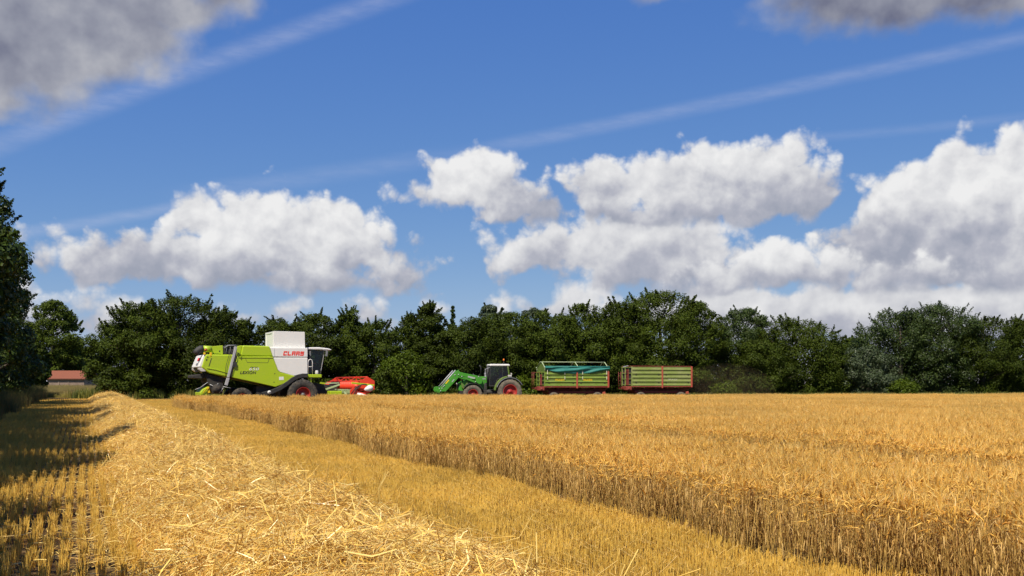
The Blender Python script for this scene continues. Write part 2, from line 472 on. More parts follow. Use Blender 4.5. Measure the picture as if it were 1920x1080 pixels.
    w.cycles.sampling_method = 'MANUAL'; w.cycles.sample_map_resolution = 512


# ---------------------------------------------------------------- ground
WHEAT_V = 5.8          # where the standing crop begins, across the rows


def wheat_edge(u): return WHEAT_V - 1.4 * sm(38, 62, u) + .16 * np.sin(u * .55) + .12 * np.sin(u * 1.31 + 1) + .22 * (vnoise(u, u * 0, .8, 5) - .5)


def build_ground():
    m = bpy.data.materials.new('soil_and_chaff'); nt, N, L = nodes_of(m)
    out = N.new('ShaderNodeOutputMaterial'); b = N.new('ShaderNodeBsdfPrincipled')
    geo = N.new('ShaderNodeNewGeometry')
    n1 = N.new('ShaderNodeTexNoise'); n1.inputs['Scale'].default_value = 16; n1.inputs['Detail'].default_value = 8; n1.inputs['Roughness'].default_value = .7
    L.new(geo.outputs['Position'], n1.inputs['Vector'])
    n2 = N.new('ShaderNodeTexNoise'); n2.inputs['Scale'].default_value = .5; n2.inputs['Detail'].default_value = 5
    L.new(geo.outputs['Position'], n2.inputs['Vector'])
    r = N.new('ShaderNodeValToRGB'); e = r.color_ramp.elements
    e[0].position = .34; e[0].color = (.070, .038, .014, 1); e[1].position = .68; e[1].color = (.36, .23, .075, 1)
    k = e.new(.5); k.color = (.16, .10, .04, 1)
    L.new(n1.outputs['Fac'], r.inputs['Fac'])
    mx = N.new('ShaderNodeMix'); mx.data_type = 'RGBA'; mx.blend_type = 'MULTIPLY'; mx.inputs[0].default_value = .5
    L.new(r.outputs[0], mx.inputs[6]); L.new(n2.outputs['Color'], mx.inputs[7])
    # turf beyond the field
    sep = N.new('ShaderNodeSeparateXYZ'); L.new(geo.outputs['Position'], sep.inputs[0])
    mr = N.new('ShaderNodeMapRange'); mr.inputs[1].default_value = 82; mr.inputs[2].default_value = 90; L.new(sep.outputs[1], mr.inputs['Value'])
    m2 = N.new('ShaderNodeMix'); m2.data_type = 'RGBA'; L.new(mr.outputs['Result'], m2.inputs[0]); L.new(mx.outputs[2], m2.inputs[6])
    m2.inputs[7].default_value = (.10, .115, .03, 1)
    L.new(m2.outputs[2], b.inputs['Base Color']); b.inputs['Roughness'].default_value = .95; b.inputs['Specular IOR Level'].default_value = .1
    bp = N.new('ShaderNodeBump'); bp.inputs['Strength'].default_value = .6; bp.inputs['Distance'].default_value = .03
    L.new(n1.outputs['Fac'], bp.inputs['Height']); L.new(bp.outputs[0], b.inputs['Normal'])
    L.new(b.outputs[0], out.inputs['Surface'])
    xs = np.unique(np.concatenate([np.linspace(-60, 60, 121), np.linspace(60, 200, 30), -np.linspace(60, 200, 30), np.linspace(200, 1800, 18), -np.linspace(200, 1800, 18)]))
    ys = np.unique(np.concatenate([np.linspace(-60, 0, 16), np.linspace(0, 130, 131), np.linspace(130, 300, 35), np.linspace(300, 3000, 25), -np.linspace(60, 800, 8)]))
    X, Y = np.meshgrid(xs, ys); Z = terr(X, Y) + .03 * (vnoise(X, Y, .6, 3) - .5) * (Y < 90)
    V = np.stack([X, Y, Z], -1).reshape(-1, 3); nx, ny = len(xs), len(ys)
    i, j = np.meshgrid(np.arange(nx - 1), np.arange(ny - 1)); a = (j * nx + i).ravel()
    Q = np.stack([a, a + 1, a + 1 + nx, a + nx], -1)
    tag(link('field_ground', np_mesh('field_ground', V, Q, [m], smooth=True)), 'brown soil of the grain field littered with chaff', 'ground', kind='structure')
# ---------------------------------------------------------------- crop, stubble, straw
class QB:
    """fast quad/tri soup kept as numpy arrays, with material indices"""
    def __init__(s): s.V = []; s.Q = []; s.M = []; s.n = 0
    def ribbon(s, pts, widths, side, mi):
        """flat blade through pts, width along side (per point)"""
        pts = np.asarray(pts, float); w = np.asarray(widths, float)[:, None] / 2; side = np.asarray(side, float)
        a = pts - side * w; b = pts + side * w; n = len(pts)
        s.V += [np.stack([a, b], 1).reshape(-1, 3)]
        for i in range(n - 1):
            k = s.n + 2 * i; s.Q.append((k, k + 1, k + 3, k + 2)); s.M.append(mi)
        s.n += 2 * n
    def tube3(s, pts, rad, mi, n=3):
        pts = np.asarray(pts, float); m = len(pts)
        d = np.gradient(pts, axis=0); d /= np.linalg.norm(d, axis=1)[:, None] + 1e-9
        ref = np.array([.31, .95, .05]); x = np.cross(d, ref); x /= np.linalg.norm(x, axis=1)[:, None] + 1e-9; y = np.cross(d, x)
        ang = 2 * np.pi * np.arange(n) / n
        ring = pts[:, None, :] + (x[:, None, :] * np.cos(ang)[None, :, None] + y[:, None, :] * np.sin(ang)[None, :, None]) * np.asarray(rad)[:, None, None]
        s.V.append(ring.reshape(-1, 3))
        for i in range(m - 1):
            for k in range(n):
                s.Q.append((s.n + i * n + k, s.n + i * n + (k + 1) % n, s.n + (i + 1) * n + (k + 1) % n, s.n + (i + 1) * n + k)); s.M.append(mi)
        s.n += m * n
    def mesh(s, name, mats): return np_mesh(name, np.concatenate(s.V), np.array(s.Q), mats, s.M)


def unit(v): return v / (np.linalg.norm(v) + 1e-9)


def barley_clump(rng, mats, size=.5, n=92, hmean=.64):
    q = QB()
    for _ in range(n):
        x, y = rng.uniform(-size / 2, size / 2, 2)
        h = hmean * (1.04 - abs(rng.normal(0, .12)))
        if rng.random() < .18: h *= rng.uniform(.62, .9)          # later, shorter tillers
        lean = rng.normal(0, .06, 2)
        p0 = np.array([x, y, 0.]); top = np.array([x + lean[0] * h * 1.5, y + lean[1] * h * 1.5, h])
        mid = (p0 + top) / 2 + np.array([*rng.normal(0, .014, 2), 0])
        q.tube3([p0, mid, top], [.0024, .002, .0016], 0)
        # nodding ear, some hanging right over
        az = rng.uniform(0, 2 * np.pi); nod = abs(rng.normal(.6, .5)) if rng.random() < .62 else rng.uniform(1.3, 2.5)
        dirh = np.array([np.cos(az), np.sin(az), 0])
        e1 = unit(dirh * np.sin(nod * .5) + np.array([0, 0, np.cos(nod * .5)])); e2 = unit(dirh * np.sin(nod) + np.array([0, 0, np.cos(nod)]))
        L = rng.uniform(.06, .085)
        c = [top, top + e1 * L * .35, top + e1 * L * .35 + e2 * L * .4, top + e1 * L * .35 + e2 * L * .75]
        q.tube3(c, [.0022, .0068, .0064, .002], 1, 4)
        for k in range(8):
            d = unit(e2 + rng.normal(0, .16, 3)); s = unit(np.cross(d, rng.normal(0, 1, 3))); st = c[1 + k % 3]
            q.ribbon([st, st + d * rng.uniform(.07, .12)], [.0036, .0008], s, 2)
        # dry leaves
        for k in range(rng.integers(1, 4)):
            t = rng.uniform(.25, .9); b = p0 + (top - p0) * t; a2 = rng.uniform(0, 6.28); o = np.array([np.cos(a2), np.sin(a2), 0])
            l = rng.uniform(.06, .15)
            q.ribbon([b, b + o * l * .45 + np.array([0, 0, .05]), b + o * l * .7 + np.array([0, 0, -.03 - .07 * rng.random()])], [.005, .008, .002], unit(np.cross(o, [0, 0, 1])), 3)
    return q.mesh('barley_clump', mats)


def stubble_clump(rng, mats, length=.6, n=52, h=.12, spread=.012):
    q = QB()
    for _ in range(n):
        x = rng.normal(0, spread); y = rng.uniform(-length / 2, length / 2); hh = h * rng.normal(1, .2)
        lean = rng.normal(0, .10, 2)
        p0 = np.array([x, y, -.01]); p1 = p0 + np.array([lean[0] * hh, lean[1] * hh, hh])
        q.tube3([p0, p1], [.0031, .0029], 0)
        if rng.random() < .35:
            a = rng.uniform(0, 6.28); o = np.array([np.cos(a), np.sin(a), rng.uniform(-.1, .6)]); l = rng.uniform(.04, .10)
            b = p0 + (p1 - p0) * rng.uniform(.3, 1)
            q.ribbon([b, b + o * l], [.005, .002], unit(np.cross(o, [.1, .2, 1])), 1)
    return q.mesh('stubble_row_piece', mats)


def straw_clump(rng, mats, n=88, rad=.28, tilt=.34, lo=.07, hi=.30, w=.0060, lift=.05):
    q = QB()
    for _ in range(n):
        c = np.array([*rng.normal(0, rad * .6, 2), abs(rng.normal(0, lift))])
        a = rng.uniform(0, 2 * np.pi); t = rng.normal(0, tilt)
        d = np.array([np.cos(a) * np.cos(t), np.sin(a) * np.cos(t), np.sin(t)]); l = rng.uniform(lo, hi)
        if rng.random() < .3: l *= .45
        kink = .16 if rng.random() < .3 else 0.
        s = unit(np.cross(d, rng.normal(0, 1, 3))); bow = np.array([0, 0, rng.normal(0, .05) * l]) + rng.normal(0, .025, 3) * l + rng.normal(0, 1, 3) * [1, 1, .4] * kink * l
        ww = w * rng.uniform(.6, 1.25)
        mi = 0 if rng.random() < .8 else 1
        if rng.random() < .55:
            q.tube3([c - d * l / 2, c + bow, c + d * l / 2], [ww * .42] * 3, mi)
        else:
            q.ribbon([c - d * l / 2, c + bow, c + d * l / 2], [ww, ww * 1.15, ww * .7], s, mi)
    return q.mesh('straw_clump', mats)


def grass_clump(rng, mats, n=60, rad=.3, h=.6, w=.009, seeds=True):
    q = QB()
    for _ in range(n):
        a = rng.uniform(0, 6.28); r = rad * math.sqrt(rng.random()); p = np.array([r * np.cos(a), r * np.sin(a), -.02])
        hh = h * rng.uniform(.45, 1.1); b = rng.uniform(0, 6.28); o = np.array([np.cos(b), np.sin(b), 0]); k = rng.uniform(.05, .45)
        s = unit(np.cross(o, [0, 0, 1]))
        q.ribbon([p, p + np.array([0, 0, hh * .55]) + o * hh * k * .3, p + np.array([0, 0, hh]) + o * hh * k], [w, w * .8, w * .2], s, 0 if rng.random() < .6 else 1)
        if seeds and rng.random() < .3:
            e = p + np.array([0, 0, hh * 1.25]) + o * hh * k * .6
            q.tube3([p, e], [.0015, .0015], 1); q.tube3([e - [0, 0, .07], e], [.006, .002], 1)
    return q.mesh('grass_clump', mats)


def in_view(x, y, margin):
    return (np.abs(x) < y * .545 + margin) & (y > 1.5)


def build_crops():
    stem = leafy('barley_stem', [(.60, .38, .10), (.78, .53, .16), (.38, .22, .055), (.70, .46, .13)], .5, .35, .10, .15)
    ear = leafy('barley_ear', [(.66, .34, .046), (.84, .53, .12), (.46, .185, .020), (.76, .43, .070)], .5, .3, .12, .16, .22)
    awn = leafy('barley_awn', [(.86, .56, .12), (.58, .28, .032), (.92, .69, .24), (.78, .45, .070)], .4, .45, .30, .16, .22)
    dleaf = leafy('barley_dry_leaf', [(.48, .27, .07), (.68, .46, .17), (.30, .15, .035)], .6, .2, .25, .15)
    rng = np.random.default_rng(3)
    src = [barley_clump(rng, [stem, ear, awn, dleaf]) for _ in range(8)]
    # standing barley: half-metre clumps over the uncut part of the field, with the tramlines left open
    us = np.arange(-20, 115, .46); vs = np.arange(5.0, 75, .46)
    U, V = np.meshgrid(us, vs); U = U.ravel() + rng.uniform(-.1, .1, U.size); V = V.ravel() + rng.uniform(-.1, .1, V.size)
    X, Y = xy_of(U, V)
    keep = (V > wheat_edge(U) + .2) & (edge_t(X, Y) < -.2 + .5 * (vnoise(X, Y, .5, 2) - .5)) & in_view(X, Y, 3.5)
    for tv, gap in ((10.35, .80), (12.35, .50), (28.3, .6), (30.3, .6)):
        keep &= np.abs(V - tv - .12 * np.sin(U * .21)) > gap
    X, Y, U, V = X[keep], Y[keep], U[keep], V[keep]
    n = len(X); Z = terr(X, Y)
    R = np.stack([rng.normal(0, .03, n), rng.normal(0, .03, n), rng.uniform(0, 6.28, n)], -1)
    hs = .93 + .20 * vnoise(X, Y, .33, 8) - .10 * vnoise(X, Y, 1.4, 9); hs = hs + rng.normal(0, .025, n)
    S = np.stack([np.ones(n) * 1.05, np.ones(n) * 1.05, hs], -1)
    o = scatter('standing_barley', np.stack([X, Y, Z], -1), R, S, rng.integers(0, len(src), n), src)
    tag(o, 'ripe golden barley still standing across the right of the field', 'crop', kind='stuff')

    # stubble: rows along the cutting direction
    cutm = leafy('stubble_straw', [(.76, .455, .070), (.88, .60, .14), (.54, .30, .042), (.80, .50, .085)], .5, .3, .08, .18, .5)
    chaff = leafy('stubble_leaf', [(.72, .46, .12), (.84, .60, .22), (.48, .27, .07)], .6, .2, .2, .15)
    lo = [stubble_clump(rng, [cutm, chaff], h=.115, spread=.022, n=44) for _ in range(5)]
    hi = [stubble_clump(rng, [cutm, chaff], h=.17, spread=.014, n=56) for _ in range(5)]
    def rows(v0, v1, step, srcs, name, label, jit):
        us = np.arange(0, 100, .58); vs = np.arange(v0, v1, step)
        U, V = np.meshgrid(us, vs); V = (V + .02 * np.sin(U * .3 + V) + rng.normal(0, jit, U.shape)).ravel(); U = U.ravel() + rng.uniform(-.1, .1, U.size)
        X, Y = xy_of(U, V)
        k = in_view(X, Y, 3.0) & (edge_t(X, Y) < 22) & ~((V > wheat_edge(U) + .15) & (edge_t(X, Y) < -.4)) & (Y < 92) & ((V < 6.4) | (edge_t(X, Y) > -.7))
        X, Y, U, V = X[k], Y[k], U[k], V[k]; n = len(X)
        R = np.stack([rng.normal(0, .04, n), rng.normal(0, .04, n), math.atan2(-DU[0], DU[1]) + rng.normal(0, .03, n) + np.pi * rng.integers(0, 2, n)], -1)
        s = .85 + .3 * vnoise(X, Y, .7, 21)
        o = scatter(name, np.stack([X, Y, terr(X, Y)], -1), R, np.stack([np.ones(n), np.ones(n), s], -1), rng.integers(0, 5, n), srcs)
        tag(o, label, 'stubble', kind='stuff')
    rows(2.3, 15, .066, lo, 'cut_stubble', 'short yellow stubble strip between the straw swath and the standing barley', .012)
    rows(-3.0, .8, .142, hi, 'row_stubble', 'taller stubble in separate rows along the shaded left edge of the field', .004)

    # the straw swath
    sa = leafy('straw', [(.88, .59, .13), (.95, .78, .32), (.70, .40, .055), (.92, .66, .18)], .34, .55, .12, .14, .9)
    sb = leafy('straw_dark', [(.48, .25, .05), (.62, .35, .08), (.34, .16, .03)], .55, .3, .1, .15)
    flat = [straw_clump(rng, [sa, sb]) for _ in range(8)] + [straw_clump(rng, [sa, sb], n=26, rad=.25, tilt=.75, lo=.14, hi=.36, w=.0068, lift=.10) for _ in range(4)]
    c0 = lambda u: 1.70 + .10 * np.sin(u * .33) + .08 * np.sin(u * .9)
    half = lambda u: 1.27 + .12 * np.sin(u * .71 + 2) + .10 * np.sin(u * 1.9)
    def mound(u, v):
        q = np.clip(1 - ((v - c0(u)) / half(u)) ** 2, 0, 1)
        return q ** .75 * (.27 + .16 * vnoise(u, v, 1.1, 31) + .15 * vnoise(u, v, 2.8, 32))
    us = np.arange(1.0, 92, .12); vs = np.arange(-.1, 3.3, .09)
    U, V = np.meshgrid(us, vs); X, Y = xy_of(U, V); H = mound(U, V)
    Z = terr(X, Y) + H - .035
    nx, ny = len(us), len(vs); i, j = np.meshgrid(np.arange(nx - 1), np.arange(ny - 1)); a = (j * nx + i).ravel()
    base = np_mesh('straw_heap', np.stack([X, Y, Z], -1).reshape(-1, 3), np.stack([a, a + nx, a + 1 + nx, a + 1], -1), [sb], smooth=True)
    n = 6200
    u = 2 + 84 * rng.random(n) ** 1.15; v = c0(u) + half(u) * 1.06 * (rng.beta(1.35, 1.35, n) * 2 - 1)
    X, Y = xy_of(u, v); k = in_view(X, Y, 3) & (edge_t(X, Y) < 27); u, v, X, Y = u[k], v[k], X[k], Y[k]; n = len(u)
    e = .08
    du = (mound(u + e, v) - mound(u - e, v)) / (2 * e); dv = (mound(u, v + e) - mound(u, v - e)) / (2 * e)
    # tilt each clump with the heap under it
    R = np.zeros((n, 3))
    for i2 in range(n):
        gx = du[i2] * DU[0] + dv[i2] * DV[0]; gy = du[i2] * DU[1] + dv[i2] * DV[1]
        nrm = Vector((-gx, -gy, 1)).normalized(); qn = Vector((0, 0, 1)).rotation_difference(nrm)
        qz = Euler((0, 0, rng.uniform(0, 6.28))).to_quaternion(); R[i2] = (qn @ qz).to_euler()
    Z = terr(X, Y) + mound(u, v) - .02 + rng.uniform(0, .03, n)
    I = np.where(rng.random(n) < .80, rng.integers(0, 8, n), rng.integers(8, 12, n))
    s = rng.uniform(.85, 1.2, n)
    # loose straws thrown beside the swath
    m2 = 1200
    u2 = 2 + 70 * rng.random(m2) ** 1.3; sd = np.where(rng.random(m2) < .66, -1, 1)
    v2 = c0(u2) + sd * (half(u2) + np.abs(rng.normal(0, .42, m2)) * np.where(sd < 0, 1.15, .5)); X2, Y2 = xy_of(u2, v2)
    P = np.concatenate([np.stack([X, Y, Z], -1), np.stack([X2, Y2, terr(X2, Y2) + .06], -1)])
    R = np.concatenate([R, np.stack([rng.normal(0, .15, m2), rng.normal(0, .15, m2), rng.uniform(0, 6.28, m2)], -1)])
    thin = [straw_clump(rng, [sa, sb], n=9, rad=.3, tilt=.2, lo=.1, hi=.3) for _ in range(4)]
    I = np.concatenate([I, rng.integers(12, 16, m2)]); s = np.concatenate([s, rng.uniform(.8, 1.2, m2)])
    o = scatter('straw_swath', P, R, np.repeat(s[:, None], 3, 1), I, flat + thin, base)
    tag(o, 'loose pale straw swath heaped in a long line over the stubble', 'straw', kind='stuff')

    # tall dry grass under the left hedge and the grass field far behind it
    gd = leafy('dry_grass', [(.22, .15, .05), (.30, .20, .08), (.16, .12, .04)], .6, .2, .3, .2)
    gg = leafy('verge_green', [(.09, .11, .025), (.14, .15, .04), (.07, .09, .02)], .5, .3, .3, .2)
    gy = leafy('pale_grass', [(.34, .32, .06), (.46, .40, .09), (.26, .28, .05)], .5, .3, .35, .2)
    gy2 = leafy('pale_grass_seed', [(.40, .31, .12), (.30, .22, .07)], .5, .3, .3, .2)
    vg = [grass_clump(rng, [gd, gg], h=.8) for _ in range(5)]
    n = 1500; u = 20 + 78 * rng.random(n); v = -3.0 - 1.9 * rng.random(n) ** .8 + .15 * np.sin(u * .8); X, Y = xy_of(u, v)
    o = scatter('verge_grass', np.stack([X, Y, terr(X, Y)], -1), np.stack([np.zeros(n), np.zeros(n), rng.uniform(0, 6, n)], -1), np.repeat(rng.uniform(.6, 1.2, n)[:, None], 3, 1), rng.integers(0, 5, n), vg)
    tag(o, 'tall dry grass in the shade at the foot of the left hedge', 'grass', kind='stuff')
    fg = [grass_clump(rng, [gy, gy2], n=70, rad=.5, h=.46, w=.016) for _ in range(5)]
    n = 7000; Y = 84 + 78 * rng.random(n) ** 1.3; X = -Y * rng.uniform(.375, .50, n); t = vnoise(X, Y, .2, 4)
    o = scatter('meadow_grass', np.stack([X, Y, terr(X, Y)], -1), np.stack([np.zeros(n), np.zeros(n), rng.uniform(0, 6, n)], -1), np.repeat((rng.uniform(.8, 1.2, n) * (.75 + .4 * t))[:, None], 3, 1), rng.integers(0, 5, n), fg)
    tag(o, 'pale yellow green meadow grass in front of the red roofed barn', 'grass', kind='stuff')
    # weeds and short turf along the foot of the far hedge
    wg = leafy('hedge_foot_weeds', [(.06, .10, .02), (.10, .14, .03), (.14, .15, .05)], .5, .3, .3, .25)
    hf = [grass_clump(rng, [wg, gy], n=70, rad=.5, h=.7, w=.03, seeds=False) for _ in range(5)]
    n = 2600; X = rng.uniform(-36, 62, n); Y = hedge_y(X) - 3.3 + rng.normal(0, .8, n)
    o = scatter('hedge_foot_weeds', np.stack([X, Y, terr(X, Y)], -1), np.stack([np.zeros(n), np.zeros(n), rng.uniform(0, 6, n)], -1), np.repeat(rng.uniform(.5, 1.3, n)[:, None], 3, 1), rng.integers(0, 5, n), hf)
    tag(o, 'green weeds and grass along the foot of the far hedge', 'weeds', kind='stuff')


def hedge_y(x): return 93 + .2 * np.asarray(x, float)
# ---------------------------------------------------------------- trees
def leaf_cards(C, Nn, size, rng):
    """one small diamond leaf per point, facing roughly along its normal"""
    n = len(C); r = rng.normal(0, 1, (n, 3)); a = np.cross(Nn, r); a /= np.linalg.norm(a, axis=1)[:, None] + 1e-9
    b = np.cross(Nn, a); b /= np.linalg.norm(b, axis=1)[:, None] + 1e-9
    l = (size * rng.uniform(.7, 1.35, n))[:, None]; w = l * .62
    fold = Nn * l * .12
    V = np.stack([C + a * l * .55, C + b * w * .5 + fold, C - a * l * .5, C - b * w * .5 + fold], 1).reshape(-1, 3)
    return V, np.arange(4 * n).reshape(-1, 4)


def profile(kind, t):
    t = np.clip(t, 0, 1)
    if kind == 'spire':
        return np.clip(1.05 * (1 - t) ** .72, 0.04, 1) * (.75 + .25 * sm(0, .15, t))
    if kind == 'round':
        up = np.sqrt(np.clip(1 - ((t - .42) / .58) ** 2, 0, 1)); lo = .78 + .22 * sm(0, .42, t)
        return np.where(t > .42, up, lo)
    if kind == 'oak':
        up = np.sqrt(np.clip(1 - ((t - .55) / .45) ** 2, 0, 1)); lo = .62 + .38 * sm(0, .55, t)
        return np.where(t > .55, up, lo)
    if kind == 'spiky':
        return np.clip(1 - t, 0, 1) ** .55 * (.8 + .2 * sm(0, .3, t))
    return 1 - t


def make_tree(name, loc, H, R, kind, mats, label=None, cat='tree', group=None, seed=0, leaf=.2, n_leaf=15000, z0=.04, ry=None, shoots=26, nb=62, flat=.62, lean=0.):
    """tapered trunk with limbs, and a crown of boughs covered with leaves"""
    rng = np.random.default_rng(1000 + seed)
    root = empty(name, loc, 0); ry = ry or R
    if label: tag(root, label, cat, group)
    # boughs
    t = z0 + (1 - z0) * rng.random(nb * 4); pr = profile(kind, (t - z0) / (1 - z0)); k = rng.random(nb * 4) < (.25 + .75 * pr)
    t, pr = t[k][:nb], pr[k][:nb]; nbb = len(t)
    th = rng.uniform(0, 2 * np.pi, nbb); irr = .86 + .28 * vnoise(np.cos(th) * 2 + 5, np.sin(th) * 2 + t * 5, 1.2, seed)
    rf = np.sqrt(rng.uniform(.22, 1, nbb))
    rb = np.clip(R * 2.35 / np.sqrt(nb) * rng.uniform(.6, 1.25, nbb), .25, 1.3) * (.55 + .45 * pr)
    rad = np.clip(pr * rf * irr - rb / R * .55, .02, 1.2)
    bc = np.stack([np.cos(th) * rad * R + lean * t * H, np.sin(th) * rad * ry, np.minimum(t * H, H - rb * flat * .8)], -1)
    w = rb ** 2; w /= w.sum(); per = rng.choice(nbb, int(n_leaf * .84), p=w)
    d = rng.normal(0, 1, (len(per), 3)); d[:, 2] = d[:, 2] * .8 + .25
    out = bc[per] * [1, 1, 0]; out /= np.linalg.norm(out, axis=1)[:, None] + .3; d += out * .55
    d /= np.linalg.norm(d, axis=1)[:, None] + 1e-9
    lump = .72 + .5 * rng.random((len(per), 1)) ** 1.6
    # twigs: pull leaves into ragged sprays
    spray = 1 + .22 * (vnoise(d[:, 0] * 3 + per, d[:, 1] * 3 + d[:, 2] * 2, 2.2, seed + 3)[:, None] - .4)
    C1 = bc[per] + d * rb[per][:, None] * lump * spray * [1, 1, flat + .1]
    N1 = d * .7 + rng.normal(0, .42, d.shape) + [0, 0, .45]
    # shoots that break the outline
    SC1 = []; SN = []
    m = int(n_leaf * .12)
    if shoots:
        ts = z0 + (1 - z0) * rng.random(shoots) ** .55; a = rng.uniform(0, 2 * np.pi, shoots); p = profile(kind, (ts - z0) / (1 - z0))
        st = np.stack([np.cos(a) * p * R * .86 + lean * ts * H, np.sin(a) * p * ry * .86, ts * H * .96], -1)
        dd = np.stack([np.cos(a) * .8, np.sin(a) * .8, rng.uniform(.3, 1.5, shoots) * (.4 + ts)], -1); dd /= np.linalg.norm(dd, axis=1)[:, None]
        ln = np.clip(R * rng.uniform(.12, .32, shoots), .3, 1.3)
        w2 = rng.integers(0, shoots, m); s = rng.random(m)
        SC1 = st[w2] + dd[w2] * (ln[w2] * s)[:, None] + rng.normal(0, 1, (m, 3)) * (.04 + .10 * (1 - s))[:, None] * max(R * .16, .4)
        SN = rng.normal(0, .6, (m, 3)) + dd[w2] * .3 + [0, 0, .5]
    # thin inner leaves
    mi = n_leaf // 12; ti = z0 + (1 - z0) * rng.random(mi); a = rng.uniform(0, 6.28, mi); q = profile(kind, (ti - z0) / (1 - z0)) * rng.uniform(.15, .72, mi)
    C3 = np.stack([np.cos(a) * q * R + lean * ti * H, np.sin(a) * q * ry, ti * H * .95], -1); N3 = rng.normal(0, 1, (mi, 3))
    C = np.concatenate([C1] + ([SC1] if len(SC1) else []) + [C3]); Nn = np.concatenate([N1] + ([SN] if len(SN) else []) + [N3])
    C[:, 2] = np.maximum(C[:, 2], .05)
    Nn /= np.linalg.norm(Nn, axis=1)[:, None] + 1e-9
    V, Q = leaf_cards(C, Nn, leaf, rng)
    link('crown', np_mesh('crown', V, Q, [mats[0]]), root)
    # trunk and limbs
    tb = MB(); r0 = .035 * H + .03; top = H * .8
    tb.tube([(0, 0, -.2), (0, 0, .25), (lean * .3 * H, .03, H * .3), (lean * .55 * H, -.04, H * .55), (lean * .8 * H, 0, top)], [r0 * 1.3, r0, r0 * .8, r0 * .5, r0 * .15], 9)
    for i in rng.choice(nbb, min(14, nbb), replace=False):
        e = bc[i]; s = max(.25, e[2] - .4 * math.hypot(e[0], e[1]) - .3); s = min(s, top * .92)
        rr = r0 * .42 * (1 - s / H * .7)
        p0 = np.array([lean * s, 0, s]); mid = p0 * .45 + e * .55 + [0, 0, .12]
        tb.tube([p0, mid, e], [rr, rr * .6, rr * .2], 5)
    tb.build('trunk', mats[1], root)
    return root


def copy_tree(o):
    c = o.copy(); COL.objects.link(c)
    for ch in list(o.children):
        d = ch.copy(); COL.objects.link(d); d.parent = c
    return c


